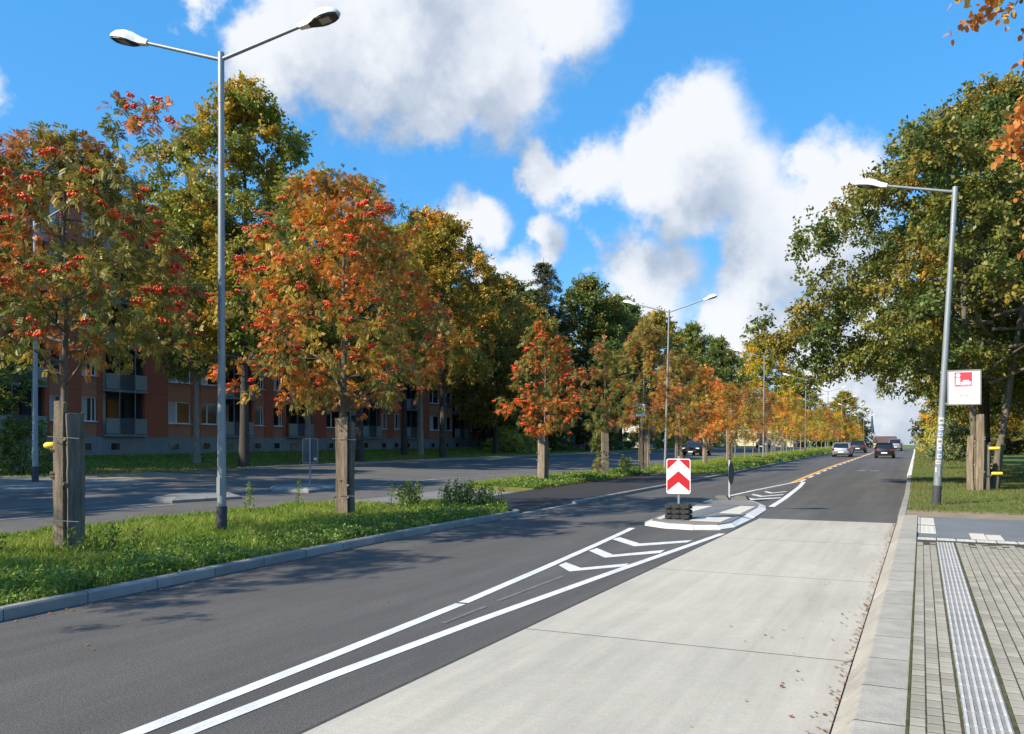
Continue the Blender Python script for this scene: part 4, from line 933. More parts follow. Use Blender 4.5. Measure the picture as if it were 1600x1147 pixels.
# conifer
def conifer(seed, H, R):
    rng = np.random.default_rng(seed); mb = MB(); mb.tube([(0, 0, -.1), (0, 0, H * .5), (0, 0, H)], [.28, .16, .02], 8); C = []; Dd = []
    z = H * .12; 
    while z < H * .985:
        n = 9 if z < H * .7 else 6
        for k in range(n):
            th = rng.uniform(0, 6.28); r = R * (1 - z / H) ** .8 * rng.uniform(.6, 1.12) + .15; d = np.array([math.cos(th), math.sin(th), -.18])
            e_ = np.array([0, 0, z]) + d * r; mb.tube([(0, 0, z), e_], [.03, .01], 4, False)
            for u in np.linspace(.3, 1, max(2, int(r * 1.6))): C.append(np.array([0, 0, z]) + d * r * u); Dd.append(d)
        z += .42
    C = np.array(C); Dd = unit(np.array(Dd)); P, Dr = twigs(rng, C, Dd, 42, .42, 6, 0, .5, .5)
    col = np.repeat(np.array([(.062, .068, .024)]) * rng.uniform(.8, 1.5, (len(C), 1)), 42, 0)
    return mb.mesh('trunk', M['bark_dark'], 60), leaves_mesh('crown', rng, P, Dr, .30, col, .28, upn=.6, hang=.5)
place('conifer_tree', conifer(3, 21.8, 8.0), (-38, 82, z_(-38, 82)), 'pointed dark conifer standing above the trees in the middle', col=(1.1, 1.05, .9))
# right-hand avenue trees
RP = [(0, .45), (.14, .95), (.34, 1.05), (.55, .86), (.70, .74), (.77, .55), (.86, .42), (1, .18)]
RPAL = [((.108, .112, .026), .40), ((.066, .092, .026), .36), ((.15, .122, .028), .20), ((.25, .15, .03), .04)]
RV0 = tall_proto(41, 14.2, 4.7, 6.8, RPAL, 600, 210, .80, .15, .20, RP, stems=2, n_limb=24, lump=.34, lean=(.6, 0), spread=2.6, flat=.6,
                 extra=[(-4.2 - 3.3 * u + .35 * math.sin(i_ * 1.7), .9 * math.sin(i_ * 2.3), 7.3 - 1.2 * u + .55 * math.sin(i_ * 1.3)) for i_, u in enumerate(np.linspace(0, 1, 26))] + [(-3.6 - 2.4 * u + .3 * math.sin(i_ * 2.1), .7 * math.cos(i_), 5.6 - .9 * u + .35 * math.sin(i_ * 3)) for i_, u in enumerate(np.linspace(0, 1, 14))])
RV1 = tall_proto(42, 14.2, 4.8, 6.0, RPAL, 340, 190, .9, .20, .30, RP, n_limb=18, lump=.32, flat=.7)
AV = 'avenue trees along the right verge'
place('avenue_tree', RV0, (2.1, 33.8, z_(2, 34)), 'big near avenue tree with forked trunk behind the white emblem sign', 0, (1, 1, 1), (.92, .90, .75), 'bark', AV)
place('avenue_tree', RV1, (2.6, 43, z_(2.6, 43)), 'second avenue tree on the right with dark straight trunk', 1.1, (.84, .84, .95), (.8, .85, .75), 'bark_dark', AV)
place('avenue_tree', RV1, (9.5, 38, z_(9, 38)), 'avenue tree deeper in the shade at the right edge', 2.7, (1.0, 1.0, .95), (.7, .8, .75), 'bark_dark', AV)
place('avenue_tree', RV1, (3.3, 54, z_(3.6, 54)), 'third avenue tree on the right with low hanging boughs', 4.0, (.78, .78, .82), (.75, .85, .8), 'bark_dark', AV)
place('avenue_tree', RV1, (3.8, 66, z_(4, 66)), 'fourth avenue tree on the right, yellowish, arching to the road', 5.2, (.74, .74, .72), (1.15, 1.0, .75), 'bark_dark', AV)
place('avenue_tree', RV1, (5.0, 82, z_(5, 82)), 'farthest avenue tree on the right above the yellow shrubs', 3.0, (.7, .7, .55), (1.7, 1.3, .8), 'bark_dark', AV)
# near tree whose orange boughs hang into the upper right corner
OPAL = [((.26, .10, .022), .42), ((.26, .16, .03), .22), ((.10, .095, .025), .36)]
def along(a, b, n, j):
    rs = random.Random(int(a[0] * 100 + b[2] * 10)); return [tuple(a[i] + (b[i] - a[i]) * k / (n - 1) + rs.uniform(-j, j) for i in range(3)) for k in range(n)]
OX, OY = 5.6, 11.0
exo = [(x - OX, y - OY, z) for (x, y, z) in along((.62, 8.6, 6.0), (1.6, 9.0, 6.1), 9, .16) + along((.95, 8.75, 5.35), (1.7, 9.2, 5.6), 5, .14) + along((.78, 8.7, 4.62), (1.6, 9.2, 4.7), 7, .13) + along((1.0, 8.8, 3.92), (1.7, 9.2, 4.1), 6, .13)]
OV = tall_proto(51, 9.5, 3.9, 3.0, OPAL, 120, 105, .30, .068, .16, TPROF, n_limb=12, extra=exo, asp=.85, corr=.3, six=True)
place('orange_tree', OV, (OX, OY, .1), 'near tree whose orange leaved boughs hang into the upper right corner', group='near trees on the pavement')

# shrubs and hedges
def shrub(seed, loc, H, R, palette, label, n_cl=60, n_leaf=70, size=.12, cat='shrub', name='shrub', sx=1., sy=1., rc=.4):
    rng = np.random.default_rng(seed); th = rng.uniform(0, 6.28, n_cl); fr = rng.uniform(0, 1, n_cl) ** .45; zz = rng.uniform(.05, 1, n_cl)
    r = R * fr * np.sqrt(np.clip(1 - (zz * .95) ** 2.5, .05, 1)); C = np.stack([r * np.cos(th) * sx, r * np.sin(th) * sy, zz * H * .92], 1); Dd = unit(C - np.array([0, 0, H * .3]))
    t = thing(name, label, cat, loc); mb = MB()
    for c in C[::3]: mb.tube([(c[0] * .1, c[1] * .1, -.05), (c[0] * .5, c[1] * .5, c[2] * .6), tuple(c)], [.02, .014, .005], 4, False)
    mb.build('stems', M['bark_dark'], t); P, Dr = twigs(rng, C, Dd, n_leaf, rc, 5); col = np.repeat(pick_colors(rng, C, palette, None), n_leaf, 0)
    link('foliage', leaves_mesh('foliage', rng, P, Dr, size, col, .6), t); return t
GP = [(GREEN, .6), ((.09, .12, .04), .4)]; YP = [((.30, .26, .05), .5), ((.2, .2, .05), .5)]; RP2 = [((.05, .024, .016), .6), ((.035, .035, .016), .4)]
shrub(1, (-33.8, 20.6, z_(-33.8, 20.6)), 2.3, 1.5, GP, 'green bush left of the far left lamp post', 70, 80, .13)
for i, (x, y, h, r, pal, lb) in enumerate((
    (-37, 73, 2.6, 3.0, YP, 'pale yellow-green bush before the cream house'), (-38, 82, 2.4, 3.2, GP, 'dark green bush right of the cream house'),
    (-36, 94, 2.6, 3.2, GP, 'dark low bush behind the densest red rowan'), (-35, 108, 2.8, 3.5, GP, 'broad bush behind the pale shed'),
    (-33, 124, 3.0, 3.5, YP, 'yellowish bush left of the oncoming black car'), (-32, 140, 3.2, 3.6, YP, 'yellow bush behind the oncoming black car'))):
    shrub(10 + i, (x, y, z_(x, y)), h, r, pal, lb, 80, 80, .22, rc=.6)
for i, (x, y, h, r, pal, lb) in enumerate((
    (3.6, 84, 4.6, 2.6, YP, 'nearest yellow shrub at the right road edge'), (2.6, 100, 5.0, 2.8, YP, 'second yellow shrub farther along the right road edge'), (2.0, 120, 5.4, 3.2, YP, 'far yellow shrub at right where the road ends'),
    (2.1, 72, 3.2, 1.5, [((.10, .12, .05), 1)], 'grey-green bush before the yellow shrubs'), (6.2, 40, 2.8, 1.7, RP2, 'dark red-brown shrub right of the timber cluster'),
    (11.5, 47, 4.5, 3.0, YP, 'yellow shrub behind the fence at the right edge'))):
    shrub(30 + i, (x, y, z_(x, y) + .1), h, r, pal, lb, 70, 90, .16, rc=.5)
# far-off woods closing the view
def wood(name, pts, H, seed, label, col):
    rng = np.random.default_rng(seed); C = []
    for (x0, y0, x1, y1) in pts:
        L_ = math.hypot(x1 - x0, y1 - y0); n = int(L_ * 3.2)
        u = rng.uniform(0, 1, n); hh = H * (.72 + .28 * np.sin(u * L_ * .35 + seed) * np.sin(u * L_ * .13)) ; z = hh * rng.uniform(0, 1, n) ** .7
        C.append(np.stack([x0 + (x1 - x0) * u + rng.normal(0, 3, n), y0 + (y1 - y0) * u + rng.normal(0, 3, n), z - .5], 1))
    C = np.concatenate(C); C[:, 2] += Gv(C[:, 0], C[:, 1]); Dd = unit(rng.normal(0, 1, C.shape) + np.array([0, 0, .4])); P, Dr = twigs(rng, C, Dd, 34, 1.7, 6)
    c = np.repeat(np.array([col]) * rng.uniform(.6, 1.5, (len(C), 1)), 34, 0); o = link(name, leaves_mesh(name, rng, P, Dr, .85, c, .7)); tag(o, label, 'trees', kind='stuff')
wood('far_wood', [(-75, 60, -60, 190), (-60, 150, -34, 330), (-34, 330, -24, 420)], 15, 3, 'distant mass of trees beyond the side road', (.055, .06, .02))
wood('far_wood', [(10, 100, 5, 300), (16, 30, 20, 110)], 11, 5, 'distant mass of trees beyond the right verge', (.09, .085, .022))

# ------------------------------------------------------------------ apartment block
BX, BZ = -45.2, 1.0
NP, PER, ST, NST, PLH = 5, 16.1, 2.8, 5, 1.25
Y0 = 27.4 - PER * 1 - 1.5; Y1 = Y0 + PER * NP
ab = thing('apartment_block', 'long red-brown panel apartment block with grey plinth and stacked balconies', 'building', (BX, 0, BZ))
segs = []                      # (kind, y0, y1)
for p in range(NP):
    b = Y0 + 1.5 + p * PER
    segs += [('B', b - 1.5, b + 1.5), ('P', b + 1.5, b + 1.8), ('w', b + 1.8, b + 2.8), ('P', b + 2.8, b + 3.8), ('w', b + 3.8, b + 4.8), ('P', b + 4.8, b + 5.2), ('B', b + 5.2, b + 8.2), ('P', b + 8.2, b + 10.05), ('w', b + 10.05, b + 11.95), ('P', b + 11.95, b + 12.8), ('w', b + 12.8, b + 14.4), ('P', b + 14.4, b + 14.6)]
core = MB()
for (k, a, b) in segs: core.box(((-11 - (.25 if k != 'B' else 1.35)) / 2, (a + b) / 2, (PLH + ST * NST) / 2 - .4), (11 - (.25 if k != 'B' else 1.35), b - a, PLH + ST * NST + .8))
core.build('wall_core', M['balc_dark'], ab)
mc = {}
def shared(key, mk):
    if key not in mc: mc[key] = mk()
    return mc[key]
for (k, a, b) in segs:
    w = round(b - a, 2); c = (a + b) / 2
    link('plinth_panel', shared(('pl', w), lambda: MB().box((-.12, 0, 0), (.30, w - .015, PLH + .8)).mesh('plinth_panel', M['plinth'])), ab, (-.05, c, PLH / 2 - .4))
    if k != 'P':
        o = link('basement_window', shared('bw', lambda: MB().box((0, 0, 0), (.05, .62, .42)).mesh('basement_window', M['pane'])), ab, (.03, c - w * .22, .62))
        link('surround', shared('bws', lambda: MB().box((0, 0, -.25), (.08, .74, .07)).box((0, 0, .24), (.08, .74, .06)).box((0, -.34, 0), (.08, .06, .42)).box((0, .34, 0), (.08, .06, .42)).mesh('surround', M['balc_grey'])), o)
    for s in range(NST):
        z = PLH + ST * s
        if k == 'P': link('wall_panel', shared(('wp', w), lambda: MB().box((-.12, 0, ST / 2), (.24, w - .012, ST - .012)).mesh('wall_panel', M['redbrown'])), ab, (0, c, z))
        elif k == 'w':
            link('spandrel_panel', shared(('sp', w), lambda: MB().box((-.14, 0, .45), (.24, w - .012, .9)).mesh('spandrel_panel', M['facade_tan'])), ab, (0, c, z))
            link('lintel_panel', shared(('lp', w), lambda: MB().box((-.14, 0, 2.6), (.24, w - .012, .39)).mesh('lintel_panel', M['facade_tan'])), ab, (0, c, z))
            def wf():
                m_ = MB(); h = 1.5; t = .07
                for (y, zz, dy, dz) in ((0, .035, w - .04, t), (0, h - .035, w - .04, t), (-w / 2 + .055, h / 2, t, h - 2 * t), (w / 2 - .055, h / 2, t, h - 2 * t)): m_.box((0, y, zz), (.06, dy, dz))
                if w > 1.2: m_.box((0, -w * .12, h / 2), (.056, .09, h - 2 * t))
                else: m_.box((0, w * .2, h / 2), (.056, .06, h - 2 * t))
                return m_.mesh('window_frame', M['frame'])
            o = link('window', shared(('pn', w), lambda: MB().box((-.03, 0, .75), (.02, w - .06, 1.48)).mesh('window', M['pane'])), ab, (-.12, c, z + .905))
            link('window_frame', shared(('wf', w), wf), o); link('sill', shared(('sl', w), lambda: MB().box((.10, 0, -.01), (.24, w + .04, .045)).mesh('sill', M['frame'])), o)
            if RND.random() < .45: link('curtain', shared(('ct', w), lambda: MB().box((-.018, -w * .25, .75), (.004, w * .38, 1.36)).mesh('curtain', M['curtain'])), o)
        else:
            o = link('balcony', shared('bs', lambda: MB().box((-.5, 0, -.07), (1.6, 2.98, .14)).mesh('balcony', M['plinth'])), ab, (.05, c, z + .14))
            for q in (-1, 1): link('parapet_panel', shared(('pp', q), lambda: MB().box((.22, q * 1.02, .52), (.06, .86, .96)).mesh('parapet_panel', M['balc_grey'])), o)
            link('parapet_front', shared('pf', lambda: MB().loft([[(.20 + .14 * math.cos(t_ * 1.3), 1.1 * .52 * math.sin(t_ * 1.45), zz) for t_ in np.linspace(-1, 1, 9)] + [(.1, .55, zz), (.1, -.55, zz)] for zz in (.0, 1.02)]).mesh('parapet_front', M['balc_dark'])), o)
            for q in (-1, 1): link('post', shared(('po', q), lambda: MB().box((.26, q * .56, 1.35), (.05, .05, 2.7)).mesh('post', M['galv'])), o)
            link('back_wall', shared('bkw', lambda: MB().box((-1.27, -.95, 1.35), (.06, 1.0, 2.66)).mesh('back_wall', M['white_wall'])), o)
            link('balcony_door', shared('bd', lambda: MB().box((-1.27, .25, 1.2), (.04, 1.3, 2.2)).mesh('balcony_door', M['pane'])), o)
HT = PLH + ST * NST
MB().box((-5.4, (Y0 + Y1) / 2, HT + .45), (11.3, Y1 - Y0 + .3, .9)).build('attic_band', M['plinth'], ab)
MB().box((-5.4, (Y0 + Y1) / 2, HT + .99), (11.9, Y1 - Y0 + .8, .18)).build('roof', M['roof_dark'], ab)

def house(name, label, loc, w, d, h, wallm, roofm, rz=0, gable=2., floors=2, cols=3, flat=False, cat='building'):
    t = thing(name, label, cat, loc, rz)
    MB().box((0, 0, h / 2 - .5), (w, d, h + 1)).build('wall', wallm, t)
    if flat: MB().box((0, 0, h + .12), (w + .4, d + .4, .25)).build('roof', roofm, t)
    else: MB().extr([(-d / 2 - .35, h - .05), (d / 2 + .35, h - .05), (0, h + gable)], 'x', -w / 2 - .3, w / 2 + .3).build('roof', roofm, t)
    for f in range(floors):
        for c in range(cols):
            x = -w / 2 + w * (c + .5) / cols; z = h * (f + .55) / floors
            for (axis, s) in (('y', -1), ('x', 1)):
                if axis == 'y': o = MB().box((x, s * d / 2, z), (min(1.3, w / cols * .5), .06, 1.3)).build('window', M['pane'], t)
                else: o = MB().box((w / 2, -d / 2 + d * (c + .5) / cols, z), (.06, min(1.3, d / cols * .5), 1.3)).build('window', M['pane'], t)
    return t
house('cream_house', 'cream apartment house glimpsed between trunks right of the block', (-52, 104, z_(-52, 104)), 14, 34, 8.4, M['cream'], M['roof_dark'], 0, floors=3, cols=6, flat=True)
house('pale_shed', 'small white shed behind the slim rowan with climbing shoots', (-37.5, 96, z_(-38, 96)), 4.5, 6, 2.4, M['white_wall'], M['roof_dark'], .2, 1.2, 1, 2)
house('white_house', 'white gabled house glimpsed left of the bus stop sign', (-41, 118, z_(-41, 118)), 8, 9, 5, M['white_wall'], M['roof_red'], .1, 2.6, 2, 3)
house('cream_bungalow', 'low cream building behind the thin stakes left of the silver hatchback', (-33, 192, z_(-33, 192)), 14, 12, 4.2, M['cream'], M['roof_red'], .1, 2, 1, 5)
house('red_roofed_house', 'red-roofed house at the far end of the road', (-14.2, 392, -1.9), 8.2, 9, 3.9, M['cream'], M['roof_red'], .3, 2.8, 2, 3)
cht = thing('church_tower', 'slim blue-green church spire above the far end of the road', 'church', (-28.2, 560, -2))
MB().box((0, 0, 4.8), (3.6, 3.6, 11.6)).build('tower', M['plinth'], cht)
MB().loft([[(r * math.cos(math.pi * k / 4 + .39), r * math.sin(math.pi * k / 4 + .39), z) for k in range(8)] for (z, r) in ((9.6, 1.9), (12, 1.3), (17, .75), (25, .05))]).build('spire', M['copper'], cht)

# fence at the right edge
fe = thing('metal_fence', 'dark metal post-and-rail fence in the shade at the right edge', 'fence', (0, 0, 0))
for i in range(7):
    x, y = 7.3 + i * .5, 34.5 + i * 2.2; z = G(x, y) + .05
    MB().box((x, y, z + 1.6), (.07, .07, 3.2)).build('post', M['galv_dark'], fe)
    if i:
        for h in (.45, 1.0, 1.15): MB().tube([(x - .5, y - 2.2, z + h), (x, y, z + h)], .025, 6).build('rail', M['galv_dark'], fe)

# ------------------------------------------------------------------ cars
def rring(hw, y0, y1, z, r, n=4):
    P = []
    for (sx, sy, a0) in ((1, 1, 0), (-1, 1, 90), (-1, -1, 180), (1, -1, 270)):
        for i in range(n + 1):
            a = math.radians(a0 + 90 * i / n); cx_ = sx * (hw - r) ; cy_ = (y1 - r) if sy > 0 else (y0 + r)
            P.append((cx_ + r * math.cos(a), cy_ + r * math.sin(a), z))
    return P
def car(label, loc, paint, L_=4.2, Wd=1.78, Ht=1.48, suv=False, rz=0, light_plate=True):
    t = thing('car', label, 'car', loc, rz, 'cars on the roads'); hl, hw = L_ / 2, Wd / 2; gc = .22 + (.06 if suv else 0); bt = Ht * .62
    rings = [rring(hw * .90, -hl + .10, hl - .12, gc, .25), rring(hw * .975, -hl + .03, hl - .03, gc + .16, .28), rring(hw, -hl, hl, gc + .34, .30), rring(hw, -hl + .02, hl - .05, bt - .16, .32), rring(hw * .965, -hl + .09, hl - .35, bt, .34)]
    MB().loft(rings).build('body', M[paint], t, 35)
    ry = -hl + (.16 if suv else .22)
    MB().loft([rring(hw * .93, ry, hl - 1.15, bt - .01, .28), rring(hw * .86, ry + .16, hl - 1.55, bt + (Ht - bt) * .5, .26), rring(hw * .76, ry + (.34 if suv else .5), hl - 2.0, Ht - .06, .22)]).build('windows', M['carglass'], t, 35)
    MB().loft([rring(hw * .775, ry + (.24 if suv else .36), hl - 1.97, Ht - .075, .22), rring(hw * .75, ry + (.30 if suv else .44), hl - 2.05, Ht, .22)]).build('roof', M[paint], t, 35)
    for s in (-1, 1):
        MB().tube([(s * hw * .90, ry + .05, bt - .03), (s * hw * .85, ry + .20, bt + (Ht - bt) * .5), (s * hw * .745, ry + (.36 if suv else .5), Ht - .05)], [.07, .065, .05], 6).build('pillar', M[paint], t)
        MB().tube([(s * hw * .9, hl - 1.2, bt - .03), (s * hw * .75, hl - 2.02, Ht - .05)], .04, 6).build('pillar', M[paint], t)
        MB().box((s * hw * .80, -hl + .10, bt - .14), (hw * .34, .16, .19 if not suv else .26), bev=.02).build('tail_light', M['tail'], t)
        MB().box((s * hw * .76, hl - .12, gc + .48), (hw * .36, .2, .12), bev=.02).build('headlight', M['headlight'], t)
        MB().box((s * (hw + .07), hl - 1.45, bt + .04), (.17, .10, .12), bev=.02).build('mirror', M[paint], t)
        for yy_ in (-hl + .78, hl - .82):
            w_ = MB().tube([(s * (hw - .21), yy_, .31), (s * (hw + .005), yy_, .31)], .315, 20).build('wheel', M['tyre'], t, 40)
            MB().tube([(s * (hw + .0055), yy_, .31), (s * (hw + .012), yy_, .31)], .20, 16).build('rim', M['rim'], w_, 40)
    MB().box((0, -hl - .004, gc + .30), (.54, .02, .12)).build('number_plate', M['white'], t); MB().box((0, -hl + .02, gc + .06), (hw * 1.5, .10, .16)).build('rear_bumper', M['black_plastic'], t)
    MB().box((0, hl - .02, gc + .22), (hw * 1.2, .06, .16)).build('grille', M['black_plastic'], t); MB().box((0, hl + .005, gc + .12), (.5, .02, .11)).build('number_plate', M['white'], t)
    return t
car('silver hatchback driving away in the left lane of the far road', (-7.5, 92, G(-7, 92)), 'car_silver', 4.2, 1.8, 1.5)
car('black hatchback driving away in the right lane', (-3.25, 88, G(-3, 88)), 'car_black', 4.0, 1.76, 1.5)
car('dark estate with red tail lights ahead of the silver hatchback', (-7.6, 118, G(-7, 118)), 'car_dark', 4.5, 1.85, 1.62, True)
car('grey high-roofed car ahead of the black hatchback', (-3.6, 137, G(-3.5, 137)), 'car_grey', 4.6, 1.86, 1.82, True)
car('black off-roader with bright headlights oncoming in the side road', (-21.2, 84.5, G(-21.2, 84.5)), 'car_black', 4.7, 1.95, 1.72, True, math.pi - .05)
car('dark car far down the side road behind the thin stakes', (-23.5, 138, G(-23.5, 138)), 'car_dark', 4.4, 1.82, 1.6, True, math.pi)

# ------------------------------------------------------------------ grass, weeds, fallen leaves
def blades(name, n, xf, yr_, zoff, h, w, seed, label, cols, hvar=.6, dens=None, tri=False, lean=.45, kind='stuff', cat='grass'):
    rng = np.random.default_rng(seed); Y = yr_[0] + (yr_[1] - yr_[0]) * rng.uniform(0, 1, n) ** (yr_[2] if len(yr_) > 2 else 1); u = rng.uniform(0, 1, n)
    a = np.array([xf(y)[0] for y in Y]); b = np.array([xf(y)[1] for y in Y]); X = a + (b - a) * u
    if dens is not None: k = rng.uniform(0, 1, n) < dens(X, Y, u); X, Y, u = X[k], Y[k], u[k]
    m = len(X); pn = .5 + .5 * np.sin(X * 1.9 + np.sin(Y * 1.3) * 2) * np.sin(Y * 1.5 + X * .6); hh = (h * (1 - hvar + hvar * 1.6 * pn) * rng.uniform(.6, 1.3, m))[:, None]
    B = np.stack([X, Y, Gv(X, Y) + zoff], 1); an = rng.uniform(0, 6.28, m); s = np.stack([np.cos(an), np.sin(an), 0 * an], 1) * w / 2; ld = rng.normal(0, lean, (m, 2)); l = np.stack([ld[:, 0], ld[:, 1], 0 * an], 1) * hh; up = np.array([0, 0, 1.]) * hh
    ci = np.array(cols); c = ci[(rng.uniform(0, 1, m) * .6 + pn * .4 * .999 * 1).clip(0, .999).__mul__(len(ci)).astype(int)] * rng.uniform(.7, 1.3, (m, 1))
    if tri:
        V = np.stack([B - s, B + s, B + up + l], 1).reshape(-1, 3); Fq = np.arange(3 * m).reshape(m, 3)
    else:
        V = np.stack([B - s, B + s, B + up * .6 + l * .35 + s * .7, B + up * .6 + l * .35 - s * .7, B + up * .97 + l + s * .12, B + up * .97 + l - s * .12], 1).reshape(-1, 3); o = np.arange(m)[:, None] * 6
        Fq = np.concatenate([o + np.array([[0, 1, 2, 3]]), o + np.array([[3, 2, 4, 5]])]); c = np.concatenate([c, c])
    o = link(name, np_mesh(name, V, Fq, M['grass'], np.clip(c, .004, .9))); tag(o, label, cat, kind=kind); return o
GC = [(.14, .22, .03), (.20, .30, .038), (.25, .34, .05), (.36, .36, .09)]
bare = lambda X, Y: np.exp(-(((X + 9.6) / .55) ** 2 + ((Y - 9.6) / .9) ** 2))
near_x = lambda y: (left_x(y) + .02 + max(0, (y - 17.3)) * 1.5, kerb_x(y) - .16 - max(0, (y - 17.8)) * .55)
blades('grass', 100000, near_x, (2.5, 19.5), .05, .165, .017, 1, 'bright green grass covering the near median', GC, dens=lambda X, Y, u: np.clip(1 - .95 * bare(X, Y) - .75 * np.clip(np.sin(X * 1.3 + 2 * np.sin(Y * .7)) * np.sin(Y * 1.1 + X * .4) - .45, 0, 1) * 2, .06, 1))
blades('grass', 16000, near_x, (-14, 2.5), .05, .17, .03, 2, 'grass of the median behind the left edge', GC)
blades('grass', 70000, lambda y: (left_x(y), -12.8 if y < 42.6 else kerb_x(y) - .16), (26.8, 75, 1.3), .12, .17, .02, 3, 'grass of the median strip under the small rowans', GC, tri=True)
blades('grass', 36000, lambda y: (left_x(y), kerb_x(y) - .16), (75, 240, 1.4), .12, .2, .06, 4, 'far grass of the median strip', GC, tri=True)
RC = [(.11, .15, .033), (.15, .18, .045), (.20, .20, .065), (.24, .21, .085)]
blades('grass', 60000, lambda y: (right_x(y) + .18, 9), (22.3, 60, 1.6), .10, .10, .014, 5, 'short yellowish grass of the right verge', RC, tri=True, dens=lambda X, Y, u: np.clip((Y - 22.0) / 1.6, .05, 1))
blades('grass', 30000, lambda y: (right_x(y) + .18, 5), (60, 150), .10, .13, .05, 6, 'far grass of the right verge', RC, tri=True)
blades('grass', 60000, lambda y: (-45, -31.4), (14, 95), .02, .10, .045, 7, 'sunlit lawn before the apartment block', GC, tri=True)
# leafy ground cover along the kerb
def cover(name, n, xf, y0, y1, z0, h, size, seed, label, cols, dens=None):
    rng = np.random.default_rng(seed); Y = rng.uniform(y0, y1, n); a = np.array([xf(y) for y in Y]); X = a[:, 0] + (a[:, 1] - a[:, 0]) * rng.uniform(0, 1, n)
    if dens is not None: k = rng.uniform(0, 1, n) < dens(X, Y); X, Y = X[k], Y[k]
    m = len(X); hm = h * (.45 + .75 * (.5 + .5 * np.sin(X * 2.3 + Y * 1.7) * np.sin(Y * 2.9 - X)))
    P = np.stack([X, Y, Gv(X, Y) + z0 + hm * rng.uniform(.05, 1, m)], 1); ci = np.array(cols)[rng.integers(0, len(cols), m)]
    me = leaves_mesh(name, rng, P, unit(rng.normal(0, 1, (m, 3)) + np.array([0, 0, .3])), size, ci, .6, upn=1.1, hang=.0); o = link(name, me); tag(o, label, 'plants', kind='stuff')
CC = [(.14, .23, .035), (.19, .29, .045), (.24, .33, .06), (.10, .17, .04)]
cover('ground_cover', 62000, lambda y: (kerb_x(y) - 1.9, kerb_x(y) - .15 - max(0, (y - 17.8)) * .55), 2.5, 18.9, .05, .26, .055, 1, 'leafy weeds along the near median kerb', CC, lambda X, Y: np.clip(1.15 - .95 * bare(X, Y) - (np.array([kerb_x(y) for y in Y]) - X) / 1.9, 0, 1))
cover('ground_cover', 16000, lambda y: (-14.6, -12.7), 26.8, 42.5, .12, .22, .09, 2, 'leafy weeds on the strip behind the dark platform', CC)
cover('ground_cover', 14000, lambda y: (kerb_x(y) - 1.2, kerb_x(y) - .12), 44, 100, .12, .26, .12, 3, 'leafy weeds along the far median kerb', CC)
def weed(seed, loc, h, label, n=1, col=CC):
    rng = np.random.default_rng(seed); t = thing('tall_weed', label, 'plant', loc, group='tall weeds on the medians'); mb = MB(); P = []; Dr = []
    for i in range(n):
        x, y = rng.normal(0, .26, 2) if n > 1 else (0, 0); hh = h * rng.uniform(.65, 1.1); l = rng.normal(0, .06, 2); mb.tube([(x, y, 0), (x + l[0] * .5, y + l[1] * .5, hh * .6), (x + l[0], y + l[1], hh)], [.009, .007, .003], 5)
        k = int(hh * 100); u = rng.uniform(.12, 1, k); r = .10 * (1.05 - u) + .015; a = rng.uniform(0, 6.28, k)
        P.append(np.stack([x + l[0] * u + r * np.cos(a), y + l[1] * u + r * np.sin(a), hh * u], 1)); Dr.append(np.stack([np.cos(a), np.sin(a), .5 + 0 * a], 1))
    tag(mb.build('stem', M['moss'], t), kind='stuff'); P = np.concatenate(P); Dr = np.concatenate(Dr); link('leaves', leaves_mesh('leaves', rng, P, Dr, .085, np.array(col)[rng.integers(0, len(col), len(P))], .38, upn=.6, hang=-.1), t)
WL = ['single tall weed right of the front lamp', 'thin tall weed left of the timber boards of the big rowan', 'clump of tall weeds right of the big rowan', 'tall dark weed clump at the tip of the near median', 'second dark weed clump at the very tip of the near median', 'bushy weed left of the bus stop sign foot', 'low dark weed before the leftmost timbers', 'short dark weed left of the leftmost timbers']
for i, (x, y, h, n) in enumerate(((-14.3, 14.2, .75, 2), (-14.1, 15.6, .9, 1), (-12.3, 18.0, .7, 18), (-11.1, 18.3, .75, 20), (-10.4, 18.5, .7, 14), (-13.3, 38.6, 1.0, 16), (-11.6, 8.3, .5, 10), (-12.9, 7.4, .42, 7))):
    weed(i, (x, y, G(x, y) + .05), h, WL[i], n)
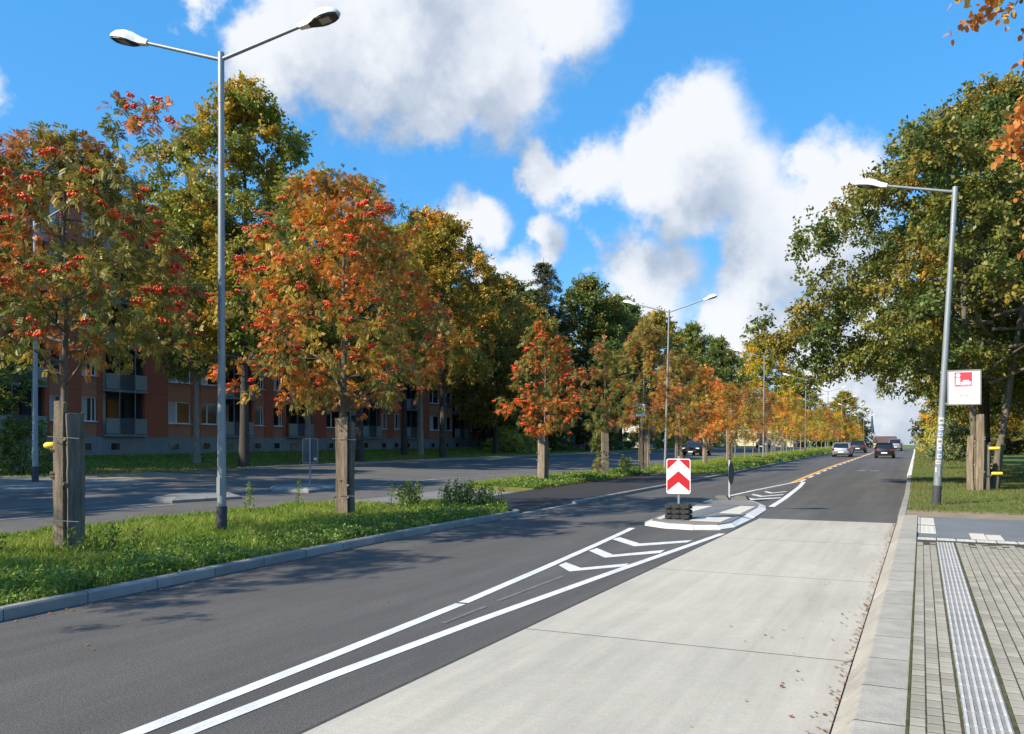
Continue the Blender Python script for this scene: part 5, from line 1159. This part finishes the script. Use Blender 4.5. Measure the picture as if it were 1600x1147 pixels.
# fallen leaves
def litter(name, X, Y, Z, size, seed, label, cols):
    rng = np.random.default_rng(seed); n = len(X); P = np.stack([X, Y, Z], 1); an = rng.uniform(0, 6.28, n); d = np.stack([np.cos(an), np.sin(an), rng.uniform(-.05, .25, n)], 1); s = np.stack([-np.sin(an), np.cos(an), rng.uniform(-.2, .2, n)], 1); L_ = size * rng.uniform(.6, 1.3, (n, 1))
    V = np.stack([P, P + d * L_ * .5 + s * L_ * .38 + np.array([0, 0, .3]) * L_ * .3, P + d * L_, P + d * L_ * .5 - s * L_ * .38], 1).reshape(-1, 3)
    o = link(name, np_mesh(name, V, np.arange(4 * n).reshape(n, 4), M['dead_leaf'], np.array(cols)[rng.integers(0, len(cols), n)] * rng.uniform(.7, 1.3, (n, 1)))); tag(o, label, 'leaves', kind='stuff')
LC = [(.30, .10, .035), (.22, .10, .04), (.36, .16, .05), (.14, .08, .04)]
rng = np.random.default_rng(77)
Yk = rng.uniform(3, 20.5, 620); Xk = -.50 - np.abs(rng.normal(0, .05, 620)) - (rng.uniform(0, 1, 620) < .16) * np.abs(rng.normal(0, .4, 620))
litter('fallen_leaves', Xk, Yk, Gv(Xk, Yk) + .022, .034, 1, 'dry brown leaves gathered in the gutter of the bus kerb', LC)
Yk = rng.uniform(3, 19, 240); Xk = np.array([kerb_x(y) for y in Yk]) + .05 + np.abs(rng.normal(0, .12, 240)) + (rng.uniform(0, 1, 240) < .2) * rng.uniform(0, 3, 240)
litter('fallen_leaves', Xk, Yk, Gv(Xk, Yk) + .006, .04, 2, 'few brown leaves along the near median kerb on the asphalt', LC)
Yk = rng.uniform(26.5, 40, 700); Xk = -12.7 + rng.normal(0, .18, 700)
litter('fallen_leaves', Xk, Yk, Gv(Xk, Yk) + .13, .07, 3, 'orange leaf litter along the back edge of the dark platform', LC)
Yk = rng.uniform(3, 19, 900); Xk = rng.uniform(-15, -9.0, 900)
litter('fallen_leaves', Xk, Yk, Gv(Xk, Yk) + rng.uniform(.08, .2, 900), .05, 4, 'scattered yellow leaves in the grass of the near median', LC)
Yk = rng.uniform(14, 60, 2500); Xk = rng.uniform(-36, -31.5, 2500)
litter('fallen_leaves', Xk, Yk, Gv(Xk, Yk) + .06, .10, 5, 'brown leaf litter along the lawn edge before the block', LC)
